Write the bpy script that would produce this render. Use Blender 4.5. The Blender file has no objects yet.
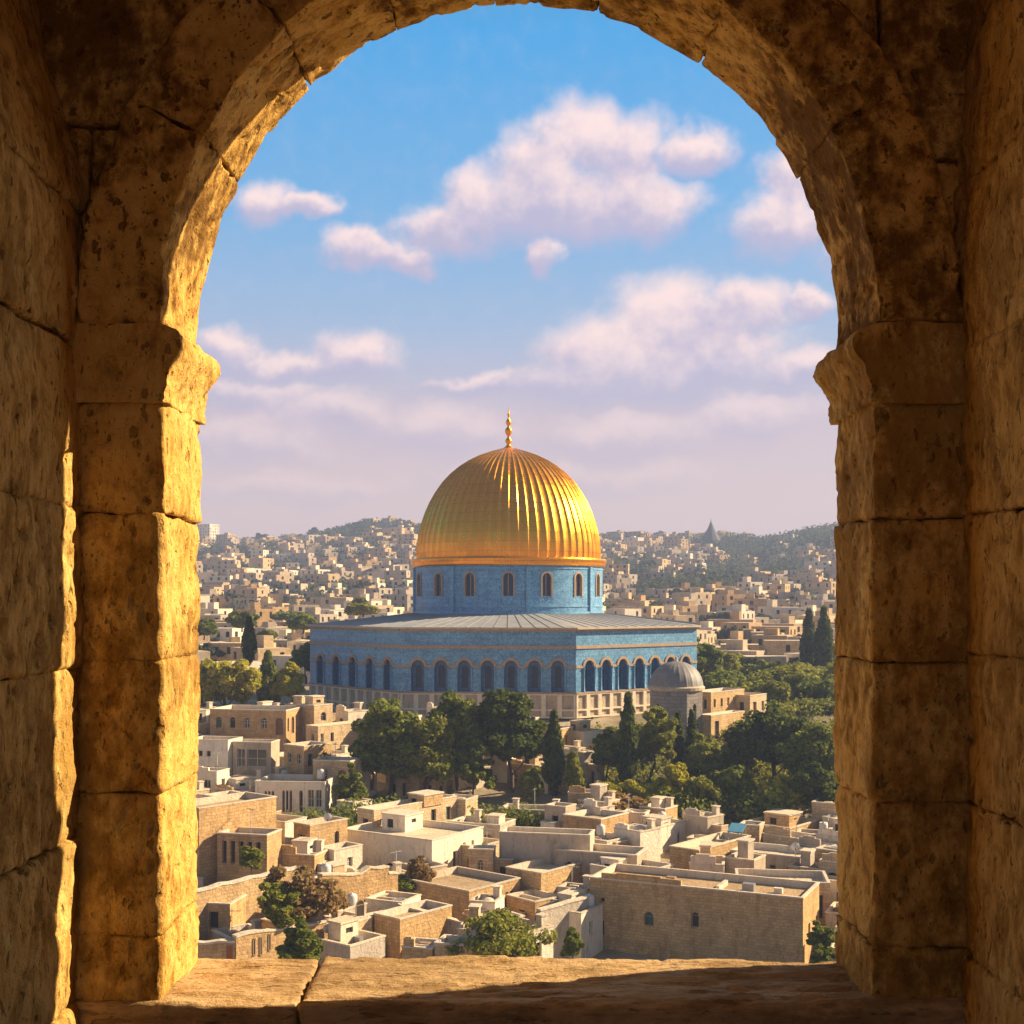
import bpy, math, random
import numpy as np
from mathutils import Vector

R = math.radians
F = 1280.0          # focal length in picture widths*1024
HY = 600.0          # row of the horizon
scene = bpy.context.scene
COL = scene.collection

# ------------------------------------------------------------------ camera
cam_d = bpy.data.cameras.new("camera")
cam = bpy.data.objects.new("camera", cam_d)
COL.objects.link(cam)
cam.location = (0, 0, 0)
cam.rotation_euler = (R(90), 0, 0)
cam_d.sensor_width = 36.0
cam_d.lens = 45.0
cam_d.shift_y = (HY - 512) / 1024.0
cam_d.clip_start = 0.05
cam_d.clip_end = 6000
scene.camera = cam

# ------------------------------------------------------------------ colour management
vs = scene.view_settings
vs.view_transform = 'Standard'
vs.look = 'None'
vs.exposure = 1.2
vs.gamma = 1.0
vs.use_curve_mapping = False
scene.cycles.use_denoising = True
scene.cycles.max_bounces = 7
scene.cycles.diffuse_bounces = 5
scene.cycles.glossy_bounces = 3
scene.cycles.transmission_bounces = 2
scene.cycles.volume_bounces = 0
scene.cycles.transparent_max_bounces = 6
scene.cycles.sample_clamp_indirect = 6.0

# ------------------------------------------------------------------ sun
SUN_EL = R(30)
SUN_AZ = R(15)       # beyond due right
sdir = Vector((math.cos(SUN_AZ) * math.cos(SUN_EL), math.sin(SUN_AZ) * math.cos(SUN_EL), math.sin(SUN_EL)))
sun_d = bpy.data.lights.new("sun", 'SUN')
sun_d.energy = 5.0
sun_d.angle = R(0.6)
sun_d.color = (1.0, 0.77, 0.48)
sun = bpy.data.objects.new("sun", sun_d)
COL.objects.link(sun)
sun.rotation_euler = sdir.to_track_quat('Z', 'Y').to_euler()

# ------------------------------------------------------------------ node helpers
class NT:
    def __init__(s, tree):
        s.t = tree; s.n = tree.nodes; s.l = tree.links
    def new(s, typ, **kw):
        nd = s.n.new(typ)
        for k, v in kw.items(): setattr(nd, k, v)
        return nd
    def put(s, sock, v):
        if v is None: return
        if isinstance(v, bpy.types.NodeSocket): s.l.new(v, sock)
        else: sock.default_value = v
    def math(s, op, a, b=None, c=None, clamp=False):
        nd = s.new('ShaderNodeMath', operation=op, use_clamp=clamp)
        s.put(nd.inputs[0], a); s.put(nd.inputs[1], b); s.put(nd.inputs[2], c)
        return nd.outputs[0]
    def mixc(s, fac, a, b, mode='MIX'):
        nd = s.new('ShaderNodeMix', data_type='RGBA', blend_type=mode)
        s.put(nd.inputs[0], fac)
        s.put(nd.inputs[6], a if isinstance(a, bpy.types.NodeSocket) else (*a, 1))
        s.put(nd.inputs[7], b if isinstance(b, bpy.types.NodeSocket) else (*b, 1))
        return nd.outputs[2]
    def ramp(s, fac, stops, interp='LINEAR'):
        nd = s.new('ShaderNodeValToRGB')
        cr = nd.color_ramp; cr.interpolation = interp
        while len(cr.elements) > 1: cr.elements.remove(cr.elements[-1])
        for i, (p, c) in enumerate(stops):
            e = cr.elements[0] if i == 0 else cr.elements.new(p)
            e.position = p
            e.color = (*c, 1) if hasattr(c, '__len__') else (c, c, c, 1)
        s.put(nd.inputs[0], fac)
        return nd.outputs[0]
    def smooth(s, v, a, b, lo=0.0, hi=1.0):
        nd = s.new('ShaderNodeMapRange', interpolation_type='SMOOTHSTEP')
        s.put(nd.inputs[0], v); s.put(nd.inputs[1], a); s.put(nd.inputs[2], b); s.put(nd.inputs[3], lo); s.put(nd.inputs[4], hi)
        return nd.outputs[0]
    def noise(s, vec, scale, detail=4, rough=0.55, out=0, dist=0.0, dims='3D'):
        nd = s.new('ShaderNodeTexNoise', noise_dimensions=dims)
        s.put(nd.inputs['Vector'], vec); nd.inputs['Scale'].default_value = scale
        nd.inputs['Detail'].default_value = detail; nd.inputs['Roughness'].default_value = rough
        nd.inputs['Distortion'].default_value = dist
        return nd.outputs[out]
    def vmul(s, vec, v):
        nd = s.new('ShaderNodeVectorMath', operation='MULTIPLY')
        s.put(nd.inputs[0], vec); nd.inputs[1].default_value = v
        return nd.outputs[0]

# ------------------------------------------------------------------ world
world = bpy.data.worlds.new("World")
scene.world = world
world.use_nodes = True
wt = NT(world.node_tree)
wt.n.clear()
w_out = wt.new('ShaderNodeOutputWorld')
w_bg = wt.new('ShaderNodeBackground')
w_bg.inputs[1].default_value = 0.053
wt.l.new(w_bg.outputs[0], w_out.inputs[0])
sky = wt.new('ShaderNodeTexSky', sky_type='NISHITA')
sky.sun_disc = False
sky.sun_elevation = SUN_EL
sky.sun_rotation = R(90) - SUN_AZ
sky.air_density = 1.0; sky.dust_density = 1.5; sky.ozone_density = 2.0
tc = wt.new('ShaderNodeTexCoord').outputs['Generated']
sx = wt.new('ShaderNodeSeparateXYZ'); wt.l.new(tc, sx.inputs[0])
az0 = wt.math('ARCTAN2', sx.outputs[0], sx.outputs[1])
el0 = wt.math('ARCSINE', sx.outputs[2])
K10 = 10.0
def s10(c): return tuple(v * K10 for v in c)
elfac = wt.math('DIVIDE', el0, R(90), clamp=True)
def e_(deg): return deg / 90.0
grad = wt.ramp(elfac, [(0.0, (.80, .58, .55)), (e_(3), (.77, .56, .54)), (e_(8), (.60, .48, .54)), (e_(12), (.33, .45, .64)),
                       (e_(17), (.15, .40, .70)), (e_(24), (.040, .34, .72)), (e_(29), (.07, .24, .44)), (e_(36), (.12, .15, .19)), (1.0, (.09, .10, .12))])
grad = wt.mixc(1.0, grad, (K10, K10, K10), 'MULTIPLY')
base = wt.mixc(0.12, grad, sky.outputs[0])
# clouds: soft puffs placed by direction
cmb = wt.new('ShaderNodeCombineXYZ'); wt.l.new(az0, cmb.inputs[0]); wt.l.new(el0, cmb.inputs[1])
nA = wt.new('ShaderNodeTexNoise'); wt.l.new(cmb.outputs[0], nA.inputs['Vector']); nA.inputs['Scale'].default_value = 22; nA.inputs['Detail'].default_value = 6; nA.inputs['Roughness'].default_value = .55
sA = wt.new('ShaderNodeSeparateColor'); wt.l.new(nA.outputs['Color'], sA.inputs[0])
az = wt.math('MULTIPLY_ADD', wt.math('SUBTRACT', sA.outputs[0], .5), .065, az0)
el = wt.math('MULTIPLY_ADD', wt.math('SUBTRACT', sA.outputs[1], .5), .040, el0)
puffs = [(582,138,48,40),(625,158,52,45),(535,172,50,42),(480,205,46,38),(562,208,115,42),(645,205,60,34),(702,150,44,24),(440,235,50,26),
         (365,252,50,20),(410,262,40,16),(545,262,26,22),(785,225,55,32),(790,185,38,30),(662,318,62,46),(605,358,80,44),(700,345,90,54),(745,306,48,30),(660,375,110,34),
         (805,306,32,18),(805,372,56,24),(570,388,60,22),(266,204,34,24),(300,210,50,12),(225,348,34,20),(352,356,50,27),(280,366,70,16),
         (330,415,80,26),(250,440,80,28),(440,430,86,30),(630,440,110,30),(740,420,80,26),(250,390,70,18),(480,385,50,10),(560,480,150,22),(300,490,120,20),(120,260,70,30),(900,250,70,30),(980,330,80,30),(60,380,80,26)]
gtree = bpy.data.node_groups.new('puff', 'ShaderNodeTree')
for nm in ('az', 'el', 'a0', 'e0', 'ia', 'ie'):
    gtree.interface.new_socket(name=nm, in_out='INPUT', socket_type='NodeSocketFloat')
gtree.interface.new_socket(name='f', in_out='OUTPUT', socket_type='NodeSocketFloat')
gtree.interface.new_socket(name='s', in_out='OUTPUT', socket_type='NodeSocketFloat')
g = NT(gtree)
gi = g.new('NodeGroupInput'); go = g.new('NodeGroupOutput')
da = g.math('MULTIPLY', g.math('SUBTRACT', gi.outputs[0], gi.outputs[2]), gi.outputs[4])
de = g.math('MULTIPLY', g.math('SUBTRACT', gi.outputs[1], gi.outputs[3]), gi.outputs[5])
dd = g.math('SQRT', g.math('ADD', g.math('MULTIPLY', da, da), g.math('MULTIPLY', de, de)))
ff = g.math('MAXIMUM', g.math('SUBTRACT', 1.32, dd), 0.0)
g.l.new(ff, go.inputs[0])
g.l.new(g.math('MULTIPLY', g.math('MULTIPLY', ff, ff), g.math('ADD', de, g.math('MULTIPLY', da, 0.25))), go.inputs[1])
acc = None; sacc = None; wacc = None
for (px, py, rx, ry) in puffs:
    nd = wt.new('ShaderNodeGroup'); nd.node_tree = gtree
    hyp = math.hypot(F, px - 512)
    wt.l.new(az, nd.inputs[0]); wt.l.new(el, nd.inputs[1])
    nd.inputs[2].default_value = math.atan((px - 512) / F)
    nd.inputs[3].default_value = math.atan((HY - py) / hyp)
    nd.inputs[4].default_value = F / rx
    nd.inputs[5].default_value = F / ry
    f, s_ = nd.outputs[0], nd.outputs[1]
    f2 = wt.math('MULTIPLY', f, f)
    acc = f if acc is None else wt.math('SMOOTH_MAX', acc, f, 0.15)
    sacc = s_ if sacc is None else wt.math('ADD', sacc, s_)
    wacc = f2 if wacc is None else wt.math('ADD', wacc, f2)
shade = wt.math('DIVIDE', sacc, wt.math('ADD', wacc, 0.02))
nB = wt.noise(cmb.outputs[0], 60, 5, .6)
nC = wt.noise(cmb.outputs[0], 16, 3, .5)
dens = wt.math('ADD', acc, wt.math('MULTIPLY', wt.math('SUBTRACT', nB, .5), .32))
alpha = wt.smooth(dens, 0.04, 0.85)
fade = wt.ramp(elfac, [(0.0, 0.0), (e_(4), .2), (e_(8), .5), (e_(11), 1.0)])
alpha = wt.math('MULTIPLY', wt.math('MULTIPLY', alpha, fade), .95)
lit = wt.smooth(wt.math('ADD', wt.math('ADD', shade, wt.math('MULTIPLY', wt.math('SUBTRACT', nB, .5), .9)), wt.math('MULTIPLY', wt.math('SUBTRACT', nC, .5), 1.0)), -0.45, 0.55)
ccol = wt.mixc(lit, s10((.45, .42, .57)), s10((.90, .69, .66)))
final = wt.mixc(alpha, base, ccol)
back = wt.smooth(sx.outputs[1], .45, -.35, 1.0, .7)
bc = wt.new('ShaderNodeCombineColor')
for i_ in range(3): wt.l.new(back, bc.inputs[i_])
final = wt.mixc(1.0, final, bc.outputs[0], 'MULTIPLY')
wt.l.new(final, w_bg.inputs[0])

# ------------------------------------------------------------------ object helpers
def tag(o, label=None, cat=None, group=None, kind=None):
    if label: o['label'] = label
    if cat: o['category'] = cat
    if group: o['group'] = group
    if kind: o['kind'] = kind
    return o
def empty(name, loc=(0, 0, 0), rz=0.0, parent=None):
    o = bpy.data.objects.new(name, None)
    o.empty_display_size = .2
    COL.objects.link(o)
    o.location = loc; o.rotation_euler = (0, 0, rz)
    if parent: o.parent = parent
    return o
def inst(name, me, parent=None, loc=(0, 0, 0), rz=0.0, scale=None):
    o = bpy.data.objects.new(name, me)
    COL.objects.link(o)
    o.location = loc; o.rotation_euler = (0, 0, rz)
    if scale is not None: o.scale = scale
    if parent: o.parent = parent
    return o
def copy_tree(o, parent=None):
    c = o.copy(); COL.objects.link(c); c.parent = parent
    for ch in list(o.children): copy_tree(ch, c)
    return c
def np_mesh(name, V, Fq, mats, mi=None, smooth=False):
    V = np.asarray(V, dtype=np.float32); Fq = np.asarray(Fq, dtype=np.int32)
    me = bpy.data.meshes.new(name)
    k = Fq.shape[1]
    me.vertices.add(len(V)); me.vertices.foreach_set('co', V.ravel())
    me.loops.add(Fq.size); me.loops.foreach_set('vertex_index', Fq.ravel())
    me.polygons.add(len(Fq)); me.polygons.foreach_set('loop_start', np.arange(0, Fq.size, k, dtype=np.int32))
    if mi is not None: me.polygons.foreach_set('material_index', np.asarray(mi, dtype=np.int32))
    me.polygons.foreach_set('use_smooth', np.full(len(Fq), smooth))
    for m in mats: me.materials.append(m)
    me.update(calc_edges=True); me.validate()
    return me

class MB:
    """collects faces for one mesh"""
    def __init__(s): s.v = []; s.f = []; s.m = []; s.sm = []
    def face(s, pts, m=0, sm=False):
        i = len(s.v); s.v += [tuple(p) for p in pts]; s.f.append(tuple(range(i, i + len(pts)))); s.m.append(m); s.sm.append(sm)
    def raw(s, vs_, fs_, m=0, sm=False):
        i = len(s.v); s.v += [tuple(p) for p in vs_]
        for f in fs_: s.f.append(tuple(i + k for k in f)); s.m.append(m); s.sm.append(sm)
    def box(s, x0, x1, y0, y1, z0, z1, m=0, rz=0.0, org=(0, 0)):
        P = [(x0, y0, z0), (x1, y0, z0), (x1, y1, z0), (x0, y1, z0), (x0, y0, z1), (x1, y0, z1), (x1, y1, z1), (x0, y1, z1)]
        if rz or org != (0, 0):
            c, s_ = math.cos(rz), math.sin(rz)
            P = [(org[0] + x * c - y * s_, org[1] + x * s_ + y * c, z) for x, y, z in P]
        s.raw(P, [(0, 3, 2, 1), (4, 5, 6, 7), (0, 1, 5, 4), (1, 2, 6, 5), (2, 3, 7, 6), (3, 0, 4, 7)], m)
    def lathe(s, prof, n=32, m=0, sm=True, c=(0, 0), a0=0.0, cap=True, mod=None):
        """prof: list of (r, z)"""
        V = []; Fa = []
        for r, z in prof:
            for k in range(n):
                a = a0 + 2 * math.pi * k / n
                rr = r * (mod(k, z) if mod else 1.0)
                V.append((c[0] + rr * math.cos(a), c[1] + rr * math.sin(a), z))
        for i in range(len(prof) - 1):
            for k in range(n):
                k2 = (k + 1) % n
                Fa.append((i * n + k, i * n + k2, (i + 1) * n + k2, (i + 1) * n + k))
        s.raw(V, Fa, m, sm)
        if cap:
            s.face([(c[0] + prof[-1][0] * math.cos(a0 + 2 * math.pi * k / n), c[1] + prof[-1][0] * math.sin(a0 + 2 * math.pi * k / n), prof[-1][1]) for k in range(n)], m)
    def tube(s, p0, p1, r0, r1, n=7, m=0, sm=True):
        p0 = Vector(p0); p1 = Vector(p1); d = (p1 - p0).normalized()
        a = d.orthogonal().normalized(); b = d.cross(a)
        V = [p0 + (a * math.cos(2 * math.pi * k / n) + b * math.sin(2 * math.pi * k / n)) * r0 for k in range(n)]
        V += [p1 + (a * math.cos(2 * math.pi * k / n) + b * math.sin(2 * math.pi * k / n)) * r1 for k in range(n)]
        s.raw(V, [(k, (k + 1) % n, n + (k + 1) % n, n + k) for k in range(n)] + [tuple(range(n, 2 * n))], m, sm)
    def mesh(s, name, mats):
        me = bpy.data.meshes.new(name)
        me.from_pydata(s.v, [], s.f)
        for m in mats: me.materials.append(m)
        me.polygons.foreach_set('material_index', s.m)
        me.polygons.foreach_set('use_smooth', s.sm)
        me.update()
        return me
    def build(s, name, mats, parent=None, **kw):
        if not isinstance(mats, (list, tuple)): mats = [mats]
        return inst(name, s.mesh(name, mats), parent, **kw)

# vectorised value noise
def _hash(ix, iy, iz, seed):
    n = (ix * 374761393 + iy * 668265263 + iz * 2147483647 + seed * 1274126177) & 0xFFFFFFFF
    n = ((n ^ (n >> 13)) * 1274126177) & 0xFFFFFFFF
    n = n ^ (n >> 16)
    return (n & 0xFFFFFF) / float(0xFFFFFF)
def vnoise(P, seed=0):
    P = np.asarray(P, dtype=np.float64)
    I = np.floor(P).astype(np.int64); f = P - I; f = f * f * (3 - 2 * f)
    r = 0
    for dx in (0, 1):
        for dy in (0, 1):
            for dz in (0, 1):
                w = (f[:, 0] if dx else 1 - f[:, 0]) * (f[:, 1] if dy else 1 - f[:, 1]) * (f[:, 2] if dz else 1 - f[:, 2])
                r = r + w * _hash(I[:, 0] + dx, I[:, 1] + dy, I[:, 2] + dz, seed)
    return r
def fbm(P, seed=0, oct=4, gain=.5):
    P = np.asarray(P, dtype=np.float64)
    a = 1.0; t = 0; r = 0
    for o in range(oct):
        r = r + a * (vnoise(P * (2.03 ** o) + 17.3 * o, seed + o) - .5); t += a; a *= gain
    return r / t * 2

# ------------------------------------------------------------------ materials
MATS = {}
def newmat(name):
    m = bpy.data.materials.new(name); m.use_nodes = True
    nt = NT(m.node_tree)
    bs = nt.n['Principled BSDF']
    MATS[name] = m
    return m, nt, bs
def bump(nt, bs, h, strength=.5, dist=.02):
    b = nt.new('ShaderNodeBump'); b.inputs['Strength'].default_value = strength; b.inputs['Distance'].default_value = dist
    nt.put(b.inputs['Height'], h); nt.l.new(b.outputs[0], bs.inputs['Normal'])
def objco(nt): return nt.new('ShaderNodeTexCoord').outputs['Object']
def geoco(nt): return nt.new('ShaderNodeNewGeometry').outputs['Position']

def rock(name, c_dark, c_mid, c_light, stain=.5, streak=(1, 1, 1), pit=.6):
    m, nt, bs = newmat(name)
    co = geoco(nt)
    st = nt.vmul(co, streak)
    n1 = nt.noise(co, 3.0, 6, .62)
    n2 = nt.noise(st, 14, 6, .65)
    n3 = nt.noise(st, 60, 4, .7)
    n4 = nt.noise(co, 1.3, 5, .6)
    col = nt.ramp(n2, [(.28, c_dark), (.5, c_mid), (.72, c_light)])
    col = nt.mixc(nt.smooth(n1, .40, .70, 0, .55), col, c_light)
    dirt = nt.smooth(nt.math('ADD', nt.math('MULTIPLY', n4, .6), nt.math('MULTIPLY', n2, .4)), .56, .42, 0, stain)
    col = nt.mixc(dirt, col, tuple(v * .30 for v in c_dark))
    n5 = nt.noise(co, 5.5, 7, .72)
    col = nt.mixc(nt.smooth(n5, .53, .66, 0, stain * .85), col, tuple(v * .38 for v in c_dark))
    col = nt.mixc(nt.smooth(n5, .40, .30, 0, .6), col, tuple(min(.85, v * 1.12) for v in c_light))
    pits = nt.smooth(n3, .40, .32, 0, pit)
    big = nt.noise(st, 22, 3, .5)
    pits2 = nt.smooth(big, .37, .31, 0, pit)
    col = nt.mixc(nt.math('MAXIMUM', pits, pits2), col, tuple(v * .35 for v in c_dark))
    nt.l.new(col, bs.inputs['Base Color'])
    bs.inputs['Roughness'].default_value = .92
    bs.inputs['Specular IOR Level'].default_value = .15
    h = nt.math('ADD', nt.math('MULTIPLY', n2, 1.0), nt.math('MULTIPLY', n3, .35))
    h = nt.math('SUBTRACT', h, nt.math('MULTIPLY', pits2, .8))
    h = nt.math('SUBTRACT', h, nt.math('MULTIPLY', pits, .35))
    n6 = nt.noise(co, 34, 6, .75)
    h = nt.math('ADD', h, nt.math('MULTIPLY', n6, .7))
    bump(nt, bs, h, 1.0, .022)
    return m
rock('arch_stone', (.44, .20, .035), (.70, .39, .085), (.86, .55, .16), .85, (1, 1, .8), .8)
rock('jamb_stone', (.50, .245, .045), (.75, .43, .10), (.86, .57, .18), .55, (1.2, 1.2, .65), .6)
rock('niche_stone', (.52, .27, .055), (.76, .46, .125), (.86, .59, .205), .45, (1.4, 1.4, .60), .7)
rock('sill_stone', (.42, .25, .11), (.60, .39, .18), (.72, .50, .26), .35, (.35, 1.6, 1.6), .5)
m, nt, bs = newmat('mortar'); bs.inputs['Base Color'].default_value = (.16, .10, .04, 1); bs.inputs['Roughness'].default_value = 1

# ------------------------------------------------------------------ the arched stone window
_lat = {}
def lattice(nx, ny, nz):
    key = (nx, ny, nz)
    if key in _lat: return _lat[key]
    pts = []; quads = []
    idx = {}
    def vid(i, j, k):
        t = (i, j, k)
        if t not in idx: idx[t] = len(pts); pts.append(t)
        return idx[t]
    for i in range(nx):
        for j in range(ny):
            quads.append((vid(i, j, 0), vid(i, j + 1, 0), vid(i + 1, j + 1, 0), vid(i + 1, j, 0)))
            quads.append((vid(i, j, nz), vid(i + 1, j, nz), vid(i + 1, j + 1, nz), vid(i, j + 1, nz)))
    for i in range(nx):
        for k in range(nz):
            quads.append((vid(i, 0, k), vid(i + 1, 0, k), vid(i + 1, 0, k + 1), vid(i, 0, k + 1)))
            quads.append((vid(i, ny, k), vid(i, ny, k + 1), vid(i + 1, ny, k + 1), vid(i + 1, ny, k)))
    for j in range(ny):
        for k in range(nz):
            quads.append((vid(0, j, k), vid(0, j, k + 1), vid(0, j + 1, k + 1), vid(0, j + 1, k)))
            quads.append((vid(nx, j, k), vid(nx, j + 1, k), vid(nx, j + 1, k + 1), vid(nx, j, k + 1)))
    _lat[key] = (np.array(pts, dtype=float), np.array(quads))
    return _lat[key]

class Stones:
    def __init__(s): s.V = []; s.Q = []; s.n = 0; s.seed = 11
    def block(s, lo, hi, step=.02, rad=.014, amp=.008, wob=.006, fmap=None, freq=(7, 7, 7), pit=.0, pitfreq=(26, 26, 9), chip=.012):
        lo = np.array(lo, float); hi = np.array(hi, float)
        D = hi - lo
        n = np.maximum(2, np.round(D / step).astype(int))
        P, Q = lattice(*[int(v) for v in n])
        p = P / n * D
        h = D / 2; q = p - h
        s.seed += 7
        sd = s.seed
        sw = p + lo
        # edge wear varies along the edges
        r = rad + chip * np.clip(fbm(sw * 9, sd, 3) + .15, 0, 1) ** 1.0
        r = np.minimum(r, h.min() * .9)[:, None]
        c = np.clip(q, -(h - r), h - r)
        d = q - c
        L = np.linalg.norm(d, axis=1, keepdims=True)
        nrm = d / np.maximum(L, 1e-9)
        q2 = c + nrm * np.minimum(L, r)
        disp = amp * fbm(sw * np.array(freq), 5 + sd % 97, 5, .55) + wob * fbm(sw * 2.1, 3 + sd % 31, 2)
        if pit:
            g = vnoise(sw * np.array(pitfreq), sd) * .65 + vnoise(sw * np.array(pitfreq) * 2.2, sd + 1) * .35
            disp = disp - pit * np.clip((g - .66) / .10, 0, 1)
        q2 = q2 + nrm * disp[:, None]
        W = q2 + h + lo
        if fmap is not None: W = fmap(W)
        s.V.append(W); s.Q.append(Q + s.n); s.n += len(W)
    def build(s, name, mat, parent):
        me = np_mesh(name, np.vstack(s.V), np.vstack(s.Q), [MATS[mat]], smooth=True)
        return inst(name, me, parent)

YI, YO = 4.30, 4.80
XL, XR = -1.170, 1.210
LW, RW = -1.451, 1.522      # niche side walls
wall = empty('arched_stone_window', (0, YI, -1.354))
tag(wall, 'rough weathered limestone arched window opening framing the whole view', 'stone window')
def kid(st, name, mat):
    o = st.build(name, mat, None); o.parent = wall
    o.matrix_parent_inverse.identity(); o.location = (0, -YI, 1.354)
    return o
zj = lambda py: (HY - py) * YI / F
# jambs
for side, name in ((-1, 'left'), (1, 'right')):
    st = Stones()
    rows = [zj(v) for v in ((1050, 935, 792, 660, 514, 400) if side < 0 else (1050, 948, 803, 662, 518, 398))]
    for a, b in zip(rows[:-1], rows[1:]):
        j = random.Random(int(a * 1000)).uniform(-.008, .008)
        if side < 0: lo, hi = (LW - .10, YI - .004, a), (XL + j, YO + .0, b)
        else: lo, hi = (XR + j, YI - .004, a), (RW + .10, YO, b)
        st.block(lo, hi, step=.0155, rad=.008, amp=.016, wob=.010, freq=(10, 10, 8), pit=.014, pitfreq=(34, 34, 18), chip=.030)
    kid(st, 'jamb', 'jamb_stone')
# capitals: moulded profile run through the depth of the wall
def capital(side):
    z0, z1 = zj(404), .925
    prof = []
    H = z1 - z0
    for k in range(40):
        t = k / 39
        if t < .08: o = .012
        elif t < .55: o = .010 + .040 * ((t - .08) / .47) ** 1.6
        else:
            u = (t - .55) / .45
            o = .050 + .020 * math.sin(math.pi * min(1, u * 1.15)) - .050 * max(0, u - .8) / .2
        prof.append((o, z0 + H * t))
    ny = 44; y0, y1 = YI - .035, YO + .03
    V = []; Q = []
    base = XL if side < 0 else XR
    back = (LW - .05) if side < 0 else (RW + .05)
    cols = [(None, None)]
    ring = [(o, z) for o, z in prof]
    nb = 24
    pts = [(base - side * o, z) for o, z in ring] + [(base + (back - base) * (k + 1) / nb, z1 - .0) for k in range(nb)]
    low = [(base + (back - base) * (k + 1) / nb, z0) for k in range(nb)][::-1]
    loop = pts + low
    n = len(loop)
    for j in range(ny + 1):
        for (x, z) in loop: V.append((x, y0 + (y1 - y0) * j / ny, z))
    for j in range(ny):
        for k in range(n):
            k2 = (k + 1) % n
            q = (j * n + k, j * n + k2, (j + 1) * n + k2, (j + 1) * n + k)
            Q.append(q)
    V = np.array(V)
    # front cap as a sheet of short quads (moulded end face)
    off = len(V)
    zs = np.array([z for _, z in ring])
    capV = []
    for (o, z) in ring:
        xe = base - side * o
        for k in range(nb + 1): capV.append((xe + (back - xe) * k / nb, y0, z))
    for i in range(len(ring) - 1):
        for k in range(nb):
            a = off + i * (nb + 1) + k
            Q.append((a, a + nb + 1, a + nb + 2, a + 1))
    off2 = off + len(capV)
    V = np.vstack([V, np.array(capV), np.array(capV) + np.array([0, y1 - y0, 0])])
    for i in range(len(ring) - 1):
        for k in range(nb):
            a = off2 + i * (nb + 1) + k
            Q.append((a, a + 1, a + nb + 2, a + nb + 1))
    dx = .022 * fbm(V * np.array([13, 13, 13]), 41 + side, 5, .65)
    dz = .012 * fbm(V * np.array([9, 9, 9]), 61 + side, 4)
    worn = .03 * np.clip(fbm(V * 5, 77 + side, 3), 0, 1)
    V[:, 0] += dx + side * worn; V[:, 2] += dz
    dy = .010 * fbm(V * 7, 91, 3)
    V[:, 1] += dy
    me = np_mesh('capital', V, Q, [MATS['jamb_stone']], smooth=True)
    o = inst('capital', me); o.parent = wall; o.location = (0, -YI, 1.354)
capital(-1); capital(1)
# arch ring of voussoirs
ACX, ACZ = .026, .925
A_IN, B_IN = 1.1925, 1.302
def arch_map(th_c):
    def f(W):
        s_, y, t = W[:, 0], W[:, 1], W[:, 2]
        th = s_
        a = A_IN + t * 1.0; b = B_IN + t * .84
        x = ACX - a * np.cos(th); z = ACZ + b * np.sin(th)
        return np.stack([x, y, z], 1)
    return f
st = Stones()
edges = [0, .50, .86, 1.18, 1.50, 1.82, 2.17, 2.62, math.pi]
for a, b in zip(edges[:-1], edges[1:]):
    # s is an angle; work in metres of arc and convert
    L0, L1 = a * 1.25, b * 1.25
    def f(W):
        W2 = W.copy(); W2[:, 0] = W2[:, 0] / 1.25
        return arch_map(0)(W2)
    j = random.Random(int(a * 100)).uniform(-.006, .008)
    st.block((L0, YI - .04, 0 + j), (L1, YO, .285), step=.0165, rad=.006, amp=.018, wob=.010, fmap=f, freq=(10, 10, 10), pit=.016, pitfreq=(24, 24, 24), chip=.016)
kid(st, 'arch_ring', 'arch_stone')
# spandrels (set a little back) on both sides and above
def spmap(W):
    W = W.copy(); dx = W[:, 0] - ACX; dz = W[:, 2] - ACZ
    e = np.sqrt((dx / (A_IN + .27)) ** 2 + (np.maximum(dz, 0) / (B_IN + .27 * .84)) ** 2)
    k = np.where((e < 1) & (dz > -.2), 1 / np.maximum(e, .3), 1.0)
    W[:, 0] = ACX + dx * k; W[:, 2] = np.where(dz > 0, ACZ + dz * k, W[:, 2])
    return W
st = Stones()
yb = YI + .09
for (x0, x1, z0, z1) in [(-1.75, -1.455, .93, 1.62), (-1.445, -1.02, .93, 1.62), (-1.75, -1.05, 1.635, 2.35), (-1.04, -.2, 1.635, 2.35), (-.19, .55, 1.9, 2.5),
                         (.56, 1.25, 1.60, 2.5), (1.26, 1.66, 1.52, 2.4), (1.1, 1.66, .93, 1.51)]:
    st.block((x0, yb, z0), (x1, YO - .01, z1), step=.022, rad=.012, amp=.014, wob=.02, freq=(7, 7, 7), pit=.008, chip=.03, fmap=spmap)
kid(st, 'spandrel', 'arch_stone')
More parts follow.
